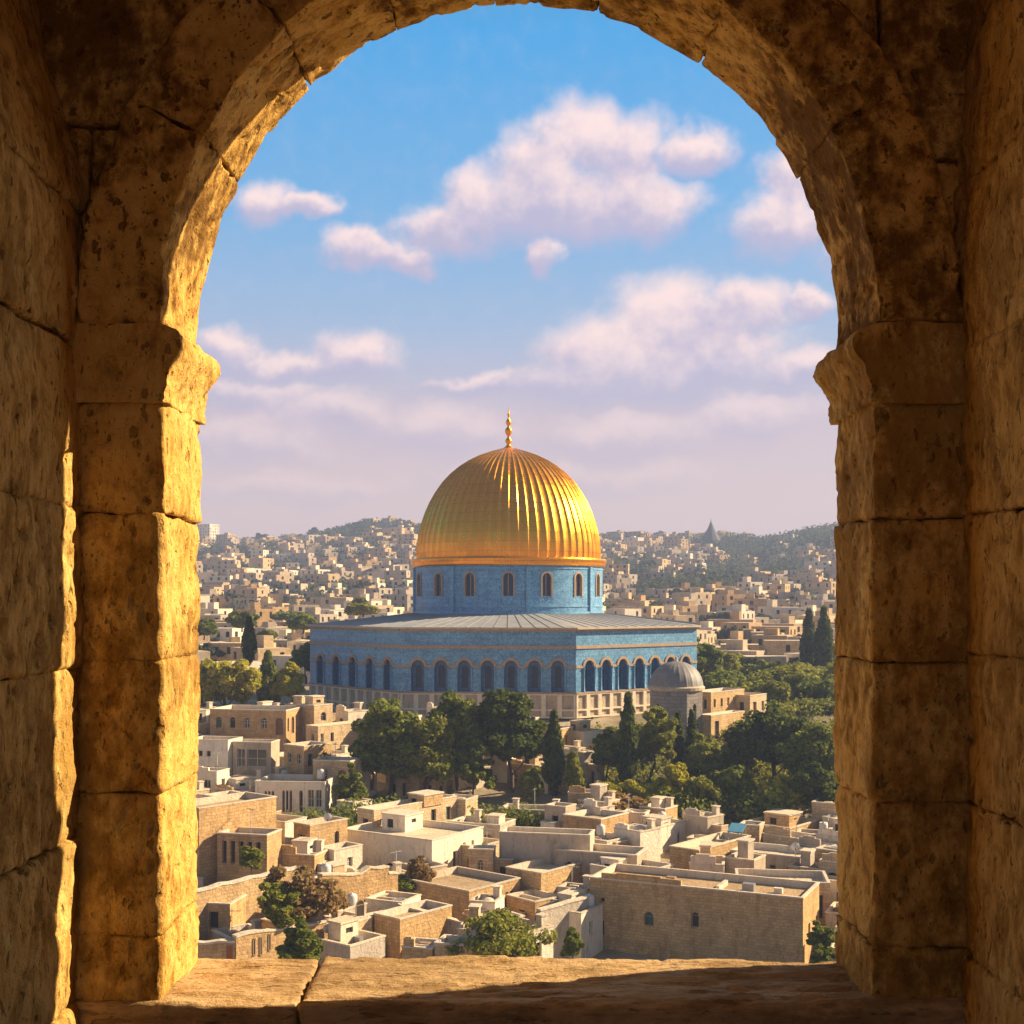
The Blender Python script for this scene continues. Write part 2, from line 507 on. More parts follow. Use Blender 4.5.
# niche side walls (reach back past the camera)
for side in (-1, 1):
    st = Stones()
    rows = [-2.0, zj(1003), zj(838), zj(666), zj(508), zj(345), zj(205), 2.1, 2.9]
    if side > 0: rows = [-2.0, zj(1120), zj(955), zj(802), zj(652), zj(517), zj(352), zj(180), 2.1, 2.9]
    for i, (a, b) in enumerate(zip(rows[:-1], rows[1:])):
        ys = [YI + .12, 3.25 + .1 * (i % 2), 2.7, 2.2]
        for y1_, y0_ in zip(ys[:-1], ys[1:]):
            j = random.Random(i * 13 + side).uniform(-.010, .010)
            st_ = .0155 if y1_ > 3.4 else .05
            def bend(W, side=side):
                W = W.copy(); u = np.clip((W[:, 2] - 1.15) / 1.0, 0, 1); u = u * u * (3 - 2 * u)
                W[:, 0] += side * u * (.20 if side < 0 else .06)
                return W
            if side < 0: st.block((LW - .35, y0_, a), (LW + j, y1_, b), step=st_, rad=.012, amp=.019, wob=.020, freq=(10, 10, 7), pit=.020, pitfreq=(36, 36, 15), chip=.022, fmap=bend)
            else: st.block((RW + j, y0_, a), (RW + .35, y1_, b), step=st_, rad=.012, amp=.019, wob=.020, freq=(10, 10, 7), pit=.020, pitfreq=(36, 36, 15), chip=.022, fmap=bend)
    kid(st, 'niche_wall', 'niche_stone')
# sill: two slabs with layered top
st = Stones()
ZS = -1.354
xs = [LW - .05, -.735, RW + .05]
def sillmap(W):
    W = W.copy()
    top = W[:, 2] > ZS - .05
    lay = fbm(W * np.array([1.7, 9, 1]), 500, 4, .6)
    st_ = np.floor(lay * 4) / 4
    W[:, 2] += np.where(top, .028 * st_ + .008 * lay + .005, 0)
    W[:, 1] += np.where(W[:, 1] < YI + .1, .022 * fbm(W * np.array([2.5, 1, 3]), 501, 4, .6), 0)
    W[:, 1] += np.where(W[:, 1] > YO - .1, .03 * fbm(W * np.array([3.5, 1, 3]), 502, 4, .6), 0)
    return W
st.block((xs[0], YI - .03, ZS - .30), (-.72, YO + .03, ZS + .004), step=.0125, rad=.014, amp=.007, wob=.008, freq=(5, 14, 14), chip=.03, pit=.006, pitfreq=(8, 40, 20), fmap=sillmap)
st.block((-.712, YI - .035, ZS - .30), (xs[2], YO + .03, ZS + .006), step=.0125, rad=.016, amp=.008, wob=.010, freq=(5, 14, 14), chip=.035, pit=.006, pitfreq=(8, 40, 20), fmap=sillmap)
kid(st, 'sill', 'sill_stone')
# mortar core and the mass of the outer wall
mb = MB()
mb.box(LW - .02, XL - .03, YI + .03, YO - .03, -2.0, .93)
mb.box(XR + .03, RW + .02, YI + .03, YO - .03, -2.0, .93)
nseg = 48
for k in range(nseg):
    t0, t1 = math.pi * k / nseg, math.pi * (k + 1) / nseg
    def pt(t, r, y): return (ACX - (A_IN + r) * math.cos(t), y, ACZ + (B_IN + r * .84) * math.sin(t))
    for r0, r1, y0, y1 in ((.035, .26, YI + .03, YO - .03),):
        mb.raw([pt(t0, r0, y0), pt(t1, r0, y0), pt(t1, r1, y0), pt(t0, r1, y0), pt(t0, r0, y1), pt(t1, r0, y1), pt(t1, r1, y1), pt(t0, r1, y1)],
               [(0, 1, 2, 3), (4, 7, 6, 5), (0, 4, 5, 1), (3, 2, 6, 7)])
    # outer mass beyond the ring
    if .0 < t0 or True:
        def po(t, y):
            x = ACX - 4.0 * math.cos(t); return (x, y, ACZ + 3.0 * math.sin(t))
        mb.raw([pt(t0, .24, YI + .24), pt(t1, .24, YI + .24), po(t1, YI + .24), po(t0, YI + .24), pt(t0, .24, YO - .04), pt(t1, .24, YO - .04), po(t1, YO - .04), po(t0, YO - .04)],
               [(0, 1, 2, 3), (4, 7, 6, 5)])
mb.box(-4, LW - .02, YI + .12, YO - .04, -4, .93)
mb.box(RW + .02, 4, YI + .12, YO - .04, -4, .93)
mb.box(-4, 4, YI + .10, YO - .05, -4, ZS - .10)
o = mb.build('wall_core', MATS['mortar'], wall); o.location = (0, -YI, 1.354)

# unseen room behind the camera, back end left open to add fill light
mb = MB()
BK = -1.2
mb.box(-1.5, 1.57, BK - .3, BK, 2.2, 3.0)
mb.face([(-1.5, BK, -2.0), (-1.5, 2.3, -2.0), (-1.5, 2.3, 3.0), (-1.5, BK, 3.0)])
mb.face([(1.57, BK, -2.0), (1.57, BK, 3.0), (1.57, 2.3, 3.0), (1.57, 2.3, -2.0)])
tag(mb.build('room_wall', MATS['niche_stone']), kind='structure')
mb = MB(); mb.box(-1.9, 2.0, BK, YI + .1, -2.1, -1.98); tag(mb.build('floor', MATS['sill_stone']), kind='structure')
mb = MB(); mb.box(-1.9, 2.0, BK, YI + .3, 2.55, 2.7); tag(mb.build('ceiling', MATS['niche_stone']), kind='structure')

#%%CITY%%
# ================================================================== outside materials
def stucco(name, c, var=.18, brick=True, stain=.35, bscale=.85):
    m, nt, bs = newmat(name)
    co = objco(nt)
    sp = nt.new('ShaderNodeSeparateXYZ'); nt.l.new(co, sp.inputs[0])
    gp = geoco(nt)
    wv = nt.noise(gp, .9, 3, .6)
    cb = nt.new('ShaderNodeCombineXYZ'); nt.l.new(nt.math('ADD', nt.math('ADD', sp.outputs[0], sp.outputs[1]), nt.math('MULTIPLY', wv, .9)), cb.inputs[0]); nt.l.new(nt.math('ADD', sp.outputs[2], nt.math('MULTIPLY', wv, .35)), cb.inputs[1])
    n1 = nt.noise(gp, .45, 5, .6); n2 = nt.noise(nt.vmul(gp, (1.6, 1.6, .45)), 1.3, 5, .65)
    c2 = tuple(v * (1 - var) for v in c); c3 = tuple(min(.85, v * (1 + var * .6)) for v in c)
    col = nt.ramp(n1, [(.3, c2), (.5, c), (.7, c3)])
    oi = nt.new('ShaderNodeObjectInfo')
    if brick:
        br = nt.new('ShaderNodeTexBrick'); nt.l.new(cb.outputs[0], br.inputs['Vector'])
        br.inputs['Scale'].default_value = bscale; br.inputs['Mortar Size'].default_value = .02; br.inputs['Mortar Smooth'].default_value = .4
        br.inputs['Color1'].default_value = (1.10, 1.08, 1.04, 1); br.inputs['Color2'].default_value = (.78, .75, .70, 1); br.inputs['Mortar'].default_value = (.55, .50, .44, 1)
        col = nt.mixc(.8, col, br.outputs['Color'], 'MULTIPLY')
    tint = nt.ramp(oi.outputs['Random'], [(0, (.84, .80, .74)), (.5, (1, 1, 1)), (1, (1.0, .93, .82))])
    col = nt.mixc(1.0, col, tint, 'MULTIPLY')
    n3 = nt.noise(nt.vmul(gp, (3.2, 3.2, .8)), 2.2, 4, .7)
    col = nt.mixc(nt.smooth(n3, .54, .66, 0, stain * .8), col, (c[0] * .55, c[1] * .5, c[2] * .45))
    col = nt.mixc(nt.smooth(n2, .50, .68, 0, stain), col, (c[0] * .38, c[1] * .33, c[2] * .28))
    nt.l.new(col, bs.inputs['Base Color']); bs.inputs['Roughness'].default_value = .9; bs.inputs['Specular IOR Level'].default_value = .2
    bump(nt, bs, nt.noise(gp, 3.5, 5, .65), .6, .2)
    return m
stucco('house_white', (.80, .72, .60), .12, False, .40)
stucco('house_cream', (.66, .52, .34), .16, True, .40)
stucco('house_sand', (.60, .42, .22), .18, True, .45)
stucco('house_tan', (.58, .41, .22), .2, True, .45)
stucco('house_brown', (.60, .40, .19), .22, True, .5, .95)
stucco('house_grey', (.50, .43, .35), .18, False, .45)
stucco('roof_pale', (.72, .61, .48), .22, False, .55)
stucco('roof_ochre', (.46, .34, .21), .25, False, .5)
stucco('coping', (.70, .61, .49), .12, False, .3)
stucco('chapel_stone', (.36, .33, .31), .12, True, .3, .5)
def simple(name, c, rough=.7, metal=0.0, var=0.0, sc=4):
    m, nt, bs = newmat(name)
    if var:
        n = nt.noise(geoco(nt), sc, 4, .6)
        nt.l.new(nt.ramp(n, [(.3, tuple(v * (1 - var) for v in c)), (.7, tuple(v * (1 + var) for v in c))]), bs.inputs['Base Color'])
    else: bs.inputs['Base Color'].default_value = (*c, 1)
    bs.inputs['Roughness'].default_value = rough; bs.inputs['Metallic'].default_value = metal
    return m
simple('glass', (.03, .035, .04), .15)
simple('shutter_green', (.03, .09, .07), .6)
simple('frame_wood', (.30, .20, .12), .7)
simple('frame_white', (.62, .58, .52), .6)
simple('dark_inside', (.035, .028, .022), .9)
simple('blue_dark', (.010, .032, .085), .5)
simple('spire_dark', (.10, .09, .09), .8)
simple('door_wood', (.17, .09, .045), .7)
simple('door_rust', (.32, .11, .03), .8)
simple('blue_sheet', (.10, .30, .46), .5, 0, .2)
simple('metal_grey', (.30, .30, .30), .5, .4)
simple('tank_white', (.62, .60, .57), .5)
simple('bark', (.09, .06, .04), .9, 0, .3)
simple('stone_trim', (.50, .40, .27), .85, 0, .2, 2)
simple('tan_trim', (.40, .27, .17), .8, 0, .2, 2)
# gold
m, nt, bs = newmat('gold')
co = objco(nt); n = nt.noise(co, .8, 5, .6); n2 = nt.noise(nt.vmul(co, (1, 1, .3)), 3.0, 4, .6)
nt.l.new(nt.ramp(n, [(.3, (.88, .30, .008)), (.7, (1.0, .38, .014))]), bs.inputs['Base Color'])
nt.l.new(nt.smooth(n2, .3, .7, .24, .40), bs.inputs['Roughness']); bs.inputs['Metallic'].default_value = .82
sp = nt.new('ShaderNodeSeparateXYZ'); nt.l.new(co, sp.inputs[0])
seam = nt.math('PINGPONG', sp.outputs[2], .8); seam = nt.smooth(seam, 0, .07)
cell = nt.new('ShaderNodeCombineXYZ')
nt.l.new(nt.math('FLOOR', nt.math('MULTIPLY', nt.math('ARCTAN2', sp.outputs[1], sp.outputs[0]), 62 / (2 * math.pi))), cell.inputs[0])
nt.l.new(nt.math('FLOOR', nt.math('DIVIDE', sp.outputs[2], 1.6)), cell.inputs[1])
wn = nt.new('ShaderNodeTexWhiteNoise'); nt.l.new(cell.outputs[0], wn.inputs['Vector'])
gcol = nt.ramp(n, [(.3, (.97, .37, .012)), (.7, (1.0, .43, .018))])
gcol = nt.mixc(nt.math('MULTIPLY', wn.outputs[0], .35), gcol, (.62, .24, .008))
gcol = nt.mixc(nt.math('MULTIPLY', nt.math('SUBTRACT', 1.0, seam), .55), gcol, (.40, .15, .006))
nt.l.new(gcol, bs.inputs['Base Color'])
nt.l.new(nt.math('ADD', nt.math('MULTIPLY', wn.outputs[0], .14), nt.smooth(n2, .3, .7, .20, .30)), bs.inputs['Roughness'])

# blue tile
def tile(name, c, c2):
    m, nt, bs = newmat(name)
    co = objco(nt)
    sp = nt.new('ShaderNodeSeparateXYZ'); nt.l.new(co, sp.inputs[0])
    cb = nt.new('ShaderNodeCombineXYZ'); nt.l.new(nt.math('ADD', sp.outputs[0], nt.math('MULTIPLY', sp.outputs[1], .7)), cb.inputs[0]); nt.l.new(sp.outputs[2], cb.inputs[1])
    br = nt.new('ShaderNodeTexBrick'); nt.l.new(cb.outputs[0], br.inputs['Vector'])
    br.inputs['Scale'].default_value = .38; br.inputs['Mortar Size'].default_value = .012; br.inputs['Mortar Smooth'].default_value = .3
    br.inputs['Color1'].default_value = (*c, 1); br.inputs['Color2'].default_value = (*c2, 1); br.inputs['Mortar'].default_value = tuple([v * .6 for v in c] + [1])
    n = nt.noise(co, 5, 4, .7); n2 = nt.noise(co, .5, 4, .6)
    col = nt.mixc(nt.smooth(n, .45, .60, 0, .75), br.outputs['Color'], tuple(min(.8, v * 1.6) for v in c2))
    n3 = nt.noise(co, 2.2, 3, .6); col = nt.mixc(nt.smooth(n3, .52, .64, 0, .4), col, tuple(v * .55 for v in c))
    col = nt.mixc(nt.smooth(n2, .45, .7, 0, .35), col, tuple(v * .6 for v in c))
    nt.l.new(col, bs.inputs['Base Color']); bs.inputs['Roughness'].default_value = .45
    return m
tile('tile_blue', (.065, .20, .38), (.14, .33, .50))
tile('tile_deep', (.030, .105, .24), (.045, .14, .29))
tile('tile_light', (.11, .29, .46), (.15, .34, .50))
m, nt, bs = newmat('lead_roof')
co = objco(nt)
nt.l.new(nt.ramp(nt.noise(co, .6, 5, .6), [(.3, (.24, .26, .29)), (.7, (.37, .37, .37))]), bs.inputs['Base Color']); bs.inputs['Roughness'].default_value = .55
simple('lead_seam', (.25, .25, .26), .6)
m, nt, bs = newmat('ground')
co = geoco(nt)
nt.l.new(nt.ramp(nt.noise(co, .08, 7, .65), [(.32, (.09, .085, .04)), (.45, (.26, .20, .12)), (.6, (.40, .32, .22)), (.75, (.48, .40, .29))]), bs.inputs['Base Color']); bs.inputs['Roughness'].default_value = .95
bump(nt, bs, nt.noise(co, .8, 6, .7), .5, .5)
def leaf(name, a, b, c):
    m, nt, bs = newmat(name)
    ge = nt.new('ShaderNodeNewGeometry')
    n = nt.noise(ge.outputs['Position'], .55, 3, .6)
    f = nt.math('ADD', nt.math('MULTIPLY', ge.outputs['Random Per Island'], .6), nt.math('MULTIPLY', n, .8))
    nt.l.new(nt.ramp(f, [(.3, a), (.6, b), (.9, c)]), bs.inputs['Base Color'])
    bs.inputs['Roughness'].default_value = .75; bs.inputs['Specular IOR Level'].default_value = .15
    tr = nt.new('ShaderNodeBsdfTranslucent'); nt.l.new(nt.ramp(f, [(.3, tuple(v * 1.3 for v in a)), (.9, tuple(v * 1.3 for v in c))]), tr.inputs[0])
    mx = nt.new('ShaderNodeMixShader'); mx.inputs[0].default_value = .4
    nt.l.new(bs.outputs[0], mx.inputs[1]); nt.l.new(tr.outputs[0], mx.inputs[2]); nt.l.new(mx.outputs[0], nt.n['Material Output'].inputs[0])
leaf('leaf_dark', (.055, .08, .012), (.145, .18, .024), (.25, .27, .04))
leaf('leaf_olive', (.085, .105, .014), (.20, .22, .026), (.32, .31, .045))
leaf('leaf_bright', (.17, .175, .012), (.36, .34, .022), (.50, .44, .04))
leaf('leaf_cypress', (.03, .05, .010), (.075, .105, .015), (.13, .155, .024))
leaf('leaf_dry', (.12, .085, .025), (.26, .17, .06), (.38, .25, .10))
leaf('leaf_far', (.035, .045, .020), (.055, .07, .028), (.09, .10, .04))

# ================================================================== ground
GY = [(5, -34), (60, -33.5), (95, -30.8), (110, -30.0), (130, -27.4), (150, -25.2), (170, -21.9), (186, -18.6), (192, -17.6), (250, -17.3), (300, -16.8), (400, -14.5), (500, -10.0),
      (650, -1.0), (800, 10), (1000, 28), (1200, 48), (1350, 58), (1450, 59), (1600, 50), (1800, 40), (2700, 0)]
def sk(px):     # skyline row by column -> height factor
    pts = [(-400, 548), (195, 548), (240, 546), (300, 544), (335, 539), (380, 534), (415, 535), (470, 540), (600, 545), (700, 546), (760, 547), (790, 541), (830, 534), (900, 530), (1400, 545)]
    for (a, va), (b, vb) in zip(pts[:-1], pts[1:]):
        if a <= px <= b: return va + (vb - va) * (px - a) / (b - a)
    return 545
def ground(x, y):
    z = GY[-1][1]
    for (a, va), (b, vb) in zip(GY[:-1], GY[1:]):
        if a <= y <= b:
            t = (y - a) / (b - a); z = va + (vb - va) * t; break
    if y > 420:
        px = 512 + F * x / y
        z += (545 - sk(px)) * 1400 / F * min(1, (y - 420) / 900)
        z += 3.0 * math.sin(x * .021 + y * .008) * min(1, (y - 420) / 500) + 1.6 * math.sin(x * .05 - y * .017) * min(1, (y - 420) / 500)
    elif 60 < y < 185:
        z += .5 * math.sin(x * .13 + y * .09)
    return z
ys = [6, 20, 40, 60, 75] + list(range(85, 260, 5)) + list(range(260, 520, 13)) + list(range(520, 1500, 24)) + list(range(1500, 1801, 60))
us = np.linspace(-.85, .85, 110)
V = [(u * (y + 60), y, ground(u * (y + 60), y)) for y in ys for u in us]
n = len(us)
Q = [(j * n + i, j * n + i + 1, (j + 1) * n + i + 1, (j + 1) * n + i) for j in range(len(ys) - 1) for i in range(n - 1)]
tag(inst('ground', np_mesh('ground', V, Q, [MATS['ground']], smooth=True)), kind='structure')
def PX(x, y): return 512 + F * x / y
def atx(px, d): return (px - 512) * d / F
def atz(py, d): return (HY - py) * d / F

# ================================================================== facades, windows
def facade(mb, P0, u, W, H, ops, depth=.25, mw=0, mr=None, mback=None):
    P0 = Vector(P0); u = Vector(u).normalized(); z = Vector((0, 0, 1)); nrm = u.cross(z)
    mr = mw if mr is None else mr
    def P(a, b, d=0): return P0 + u * a + z * b - nrm * d
    ops = [o for o in ops if o[0] > .05 and o[1] < W - .05 and o[3] < H - .02]
    us_ = sorted({0, W, *[round(o[0], 4) for o in ops], *[round(o[1], 4) for o in ops]})
    vs_ = sorted({0, H, *[round(o[2], 4) for o in ops], *[round(o[3], 4) for o in ops]})
    for a, b in zip(us_[:-1], us_[1:]):
        for c, d in zip(vs_[:-1], vs_[1:]):
            mu, mv = (a + b) / 2, (c + d) / 2
            if any(o[0] < mu < o[1] and o[2] < mv < o[3] for o in ops): continue
            mb.face([P(a, c), P(b, c), P(b, d), P(a, d)], mw)
    for o in ops:
        a, b, c, d = o[:4]
        if o[4]:
            r = (b - a) / 2; vc = d - r; N = 8
            arc = [((a + b) / 2 - r * math.cos(math.pi * k / N), vc + r * math.sin(math.pi * k / N)) for k in range(N + 1)]
            for k in range(N):
                cor = (a, d) if k < N // 2 else (b, d)
                mb.face([P(*cor), P(*arc[k]), P(*arc[k + 1])], mw)
                mb.face([P(*arc[k]), P(arc[k][0], arc[k][1], depth), P(arc[k + 1][0], arc[k + 1][1], depth), P(*arc[k + 1])], mr)
            top = vc
        else:
            top = d
            mb.face([P(a, d), P(a, d, depth), P(b, d, depth), P(b, d)], mr)
            arc = [(a, d), (b, d)]
        mb.face([P(a, c), P(a, c, depth), P(a, top, depth), P(a, top)], mr)
        mb.face([P(b, c), P(b, top), P(b, top, depth), P(b, c, depth)], mr)
        mb.face([P(a, c), P(b, c), P(b, c, depth), P(a, c, depth)], mr)
        if mback is not None:
            mb.face([P(a, c, depth), P(b, c, depth)] + [P(q[0], q[1], depth) for q in arc[::-1]], mback)
_wc = {}
def win_meshes(w, h, arch, style):
    key = (round(w, 2), round(h, 2), arch, style)
    if key in _wc: return _wc[key]
    fr = MB(); t = .07
    gm = {'door': 'door_wood', 'rust': 'door_rust', 'green': 'shutter_green', 'dark': 'dark_inside'}.get(style, 'glass')
    r = w / 2; vc = h - r if arch else h
    N = 10
    fr.box(-w / 2, -w / 2 + t, -.05, .0, 0, vc); fr.box(w / 2 - t, w / 2, -.05, .0, 0, vc); fr.box(-w / 2, w / 2, -.07, .0, -.02, t)
    if arch:
        for k in range(N):
            a0, a1 = math.pi * k / N, math.pi * (k + 1) / N
            q = [(-r * math.cos(a0), vc + r * math.sin(a0)), (-r * math.cos(a1), vc + r * math.sin(a1))]
            q2 = [(-(r - t) * math.cos(a0), vc + (r - t) * math.sin(a0)), (-(r - t) * math.cos(a1), vc + (r - t) * math.sin(a1))]
            fr.face([(q[0][0], -.05, q[0][1]), (q2[0][0], -.05, q2[0][1]), (q2[1][0], -.05, q2[1][1]), (q[1][0], -.05, q[1][1])])
            fr.face([(q2[0][0], -.05, q2[0][1]), (q2[0][0], 0, q2[0][1]), (q2[1][0], 0, q2[1][1]), (q2[1][0], -.05, q2[1][1])])
        fr.box(-w / 2 + t, w / 2 - t, -.045, 0, vc - .03, vc + .03)
    else: fr.box(-w / 2, w / 2, -.05, .0, h - t, h)
    if style in ('glass',): fr.box(-.03, .03, -.045, 0, t, vc); fr.box(-w / 2 + t, w / 2 - t, -.04, 0, h * .45, h * .45 + .05)
    gl = MB()
    pts = [(-w / 2, -.012, 0), (w / 2, -.012, 0)]
    if arch: pts += [(r * math.cos(math.pi * k / N), -.012, vc + r * math.sin(math.pi * k / N)) for k in range(N + 1)]
    else: pts += [(w / 2, -.012, h), (-w / 2, -.012, h)]
    gl.face(pts)
    res = (fr.mesh('window', [MATS['frame_wood' if style != 'glass' else 'frame_white']]), gl.mesh('pane', [MATS[gm]]))
    _wc[key] = res
    return res
HOUSES = []      # (object, px, depth, tone, area) for the labels
OCC = []
def add_window(root, lx, ly, lz, face_rz, w, h, arch, style):
    fm, gm = win_meshes(w, h, arch, style)
    nm = 'door' if style in ('door', 'rust') else 'window'
    wo = inst(nm, fm, root, (lx, ly, lz), face_rz)
    inst('panel' if nm == 'door' else 'pane', gm, wo)
def house(cx, cy, zb, w, d, h, rz, tone='cream', faces=None, label=None, cat='house', roofm='roof_pale', extras=(), rnd=None, group='flat roofed stone houses below the shrine', floors=True, wdepth=.28, key=False, name='stone_house', parapet=.5, solid=False):
    rnd = rnd or random.Random(int(cx * 31 + cy * 17))
    root = empty(name, (cx, cy, zb), rz)
    tag(root, label, cat, group)
    mat = MATS['house_' + tone]
    mb = MB()
    Fs = {'front': ((-w / 2, -d / 2, 0), (1, 0, 0), w, 0.0), 'right': ((w / 2, -d / 2, 0), (0, 1, 0), d, math.pi / 2),
          'back': ((w / 2, d / 2, 0), (-1, 0, 0), w, math.pi), 'left': ((-w / 2, d / 2, 0), (0, -1, 0), d, -math.pi / 2)}
    faces = faces or {}
    for nm, (P0, u, L, fr) in Fs.items():
        if nm in faces: ops = faces[nm]
        elif nm == 'back' or solid: ops = []
        else:
            ops = []
            # storeys measured down from the roof line
            nst = max(1, int((h - .6) / 3.1))
            for s in range(min(nst, 3)):
                top = h - .95 - s * 3.1
                nb = max(1, int(L / rnd.uniform(1.6, 2.6)))
                arch = rnd.random() < .35
                ww = rnd.choice([.6, .8, 1.0]); hh = rnd.choice([1.2, 1.5, 1.9])
                for k in range(nb):
                    if rnd.random() < .22: continue
                    uc = (k + .5) * L / nb + rnd.uniform(-.2, .2)
                    if rnd.random() < .12: ops.append((uc - .55, uc + .55, max(.1, top - 2.3), top, arch, 'door'))
                    else: ops.append((uc - ww / 2, uc + ww / 2, top - hh, top, arch, rnd.choice(['glass', 'dark', 'glass', 'green' if rnd.random() < .3 else 'dark'])))
        good = []
        for o_ in ops:
            if o_[0] > .2 and o_[1] < L - .2 and o_[3] < h - .3 and all(o_[1] < g_[0] - .1 or o_[0] > g_[1] + .1 or o_[3] < g_[2] - .05 or o_[2] > g_[3] + .05 for g_ in good): good.append(o_)
        facade(mb, P0, u, L, h, good, wdepth)
        uu = Vector(u); nn = uu.cross(Vector((0, 0, 1)))
        for o_ in good:
            p = Vector(P0) + uu * ((o_[0] + o_[1]) / 2) - nn * (wdepth - .02)
            add_window(root, p.x, p.y, o_[2], fr, o_[1] - o_[0], o_[3] - o_[2], o_[4], o_[5])
            if key or rnd.random() < .3:   # stone sill
                q = Vector(P0) + uu * ((o_[0] + o_[1]) / 2)
    mb.build('wall', mat, root)
    # parapet and roof
    t = .22; pp = MB(); e = .05
    zr = h - parapet
    pp.box(-w / 2 - e, w / 2 + e, -d / 2 - e, -d / 2 + t, h, h + .12); pp.box(-w / 2 - e, w / 2 + e, d / 2 - t, d / 2 + e, h, h + .12)
    pp.box(-w / 2 - e, -w / 2 + t, -d / 2 + t, d / 2 - t, h, h + .12); pp.box(w / 2 - t, w / 2 + e, -d / 2 + t, d / 2 - t, h, h + .12)
    for P0, u, L in (((w / 2 - t, d / 2 - t, zr), (-1, 0, 0), -1), ):
        a, b, c_, d_ = -w / 2 + t, w / 2 - t, -d / 2 + t, d / 2 - t
        pp.face([(a, d_, zr), (b, d_, zr), (b, d_, h), (a, d_, h)]); pp.face([(a, c_, zr), (a, d_, zr), (a, d_, h), (a, c_, h)])
        pp.face([(b, d_, zr), (b, c_, zr), (b, c_, h), (b, d_, h)]); pp.face([(b, c_, zr), (a, c_, zr), (a, c_, h), (b, c_, h)])
    pp.build('parapet', MATS['coping'], root)
    rf = MB(); rf.face([(-w / 2 + t, -d / 2 + t, zr), (w / 2 - t, -d / 2 + t, zr), (w / 2 - t, d / 2 - t, zr), (-w / 2 + t, d / 2 - t, zr)])
    rf.build('roof', MATS[roofm], root)
    for ex in extras:
        k = ex[0]
        if k == 'room':
            _, x0, x1, y0, y1, hh = ex[:6]
            r_ = MB(); W_, D_ = x1 - x0, y1 - y0
            o1 = [(W_ * .35 - .4, W_ * .35 + .4, .3, min(2.1, hh - .4), False)] if W_ > 1.6 else []
            o2 = [(D_ * .5 - .4, D_ * .5 + .4, .8, min(1.9, hh - .4), False)] if D_ > 1.6 else []
            facade(r_, (x0, y0, zr), (1, 0, 0), W_, hh, o1, .15, 0, 0, 1); facade(r_, (x1, y0, zr), (0, 1, 0), D_, hh, o2, .15, 0, 0, 1)
            facade(r_, (x1, y1, zr), (-1, 0, 0), W_, hh, [], .15); facade(r_, (x0, y1, zr), (0, -1, 0), D_, hh, o2, .15, 0, 0, 1)
            r_.box(x0 - .1, x1 + .1, y0 - .1, y1 + .1, zr + hh, zr + hh + .16, 2)
            r_.build('roof_room', [MATS['house_' + (ex[6] if len(ex) > 6 else tone)], MATS['dark_inside'], MATS['coping']], root)
        elif k == 'dome':
            _, x, y, r = ex
            r_ = MB(); r_.lathe([(r * math.cos(a), zr + .1 + r * .75 * math.sin(a)) for a in [0, .25, .5, .75, 1.0, 1.25, 1.5]], 20, c=(x, y)); r_.build('roof_dome', MATS['roof_pale'], root)
        elif k == 'chimney':
            _, x, y = ex
            r_ = MB(); r_.box(x - .3, x + .3, y - .3, y + .3, zr, h + .9); r_.box(x - .38, x + .38, y - .38, y + .38, h + .9, h + 1.02); r_.build('chimney', MATS['coping'], root)
        elif k == 'raise':
            _, x0, x1, dz = ex
            r_ = MB(); r_.box(x0, x1, -d / 2 - .03, -d / 2 + t + .02, h + .122, h + .12 + dz * .8); r_.box(x0 + (x1 - x0) * .2, x1 - (x1 - x0) * .25, -d / 2 - .03, -d / 2 + t + .02, h + .122 + dz * .8, h + .12 + dz); r_.build('raised_wall', mat, root)
        elif k == 'annex':
            _, side, a_, b_, dp_, hh = ex
            r_ = MB()
            if side == 'front': x0, x1, y0, y1 = a_, b_, -d / 2 - dp_, -d / 2 - .003
            else: x0, x1, y0, y1 = w / 2 + .003, w / 2 + dp_, a_, b_
            W_, D_ = x1 - x0, y1 - y0
            def oo(L): 
                n_ = int(L / 1.5); return [((q_ + .5) * L / n_ - .35, (q_ + .5) * L / n_ + .35, hh - 2.3, hh - .7, rnd.random() < .4) for q_ in range(n_)] if n_ and hh > 2.6 else []
            facade(r_, (x0, y0, 0), (1, 0, 0), W_, hh, oo(W_), .2, 0, 0, 1); facade(r_, (x1, y0, 0), (0, 1, 0), D_, hh, oo(D_), .2, 0, 0, 1)
            facade(r_, (x0, y1, 0), (0, -1, 0), D_, hh, [], .15); facade(r_, (x1, y1, 0), (-1, 0, 0), W_, hh, [], .15)
            r_.face([(x0, y0, hh - .3), (x1, y0, hh - .3), (x1, y1, hh - .3), (x0, y1, hh - .3)], 3)
            for bx in ((x0 - .05, x1 + .05, y0 - .05, y0 + .15), (x0 - .05, x0 + .15, y0 + .15, y1), (x1 - .15, x1 + .05, y0 + .15, y1)): r_.box(*bx, hh, hh + .1, 2)
            r_.build('annex', [MATS['house_' + rnd.choice(['white', 'cream', tone, 'sand'])], MATS['dark_inside'], MATS['coping'], MATS[roofm]], root)
        elif k == 'box':
            _, x, y, q_ = ex
            r_ = MB(); r_.box(x - q_, x + q_, y - q_ * .7, y + q_ * .7, zr + .002, zr + q_ * 1.3); r_.build('roof_hatch', MATS[rnd.choice(['metal_grey', 'coping', 'frame_wood'])], root)
        elif k == 'divide':
            _, x0, x1, y0, y1 = ex
            r_ = MB(); r_.box(x0, x1, y0, y1, zr, h - .05); r_.build('roof_wall', MATS['coping'], root)
        elif k == 'awning':
            _, x0, x1, y0, y1 = ex
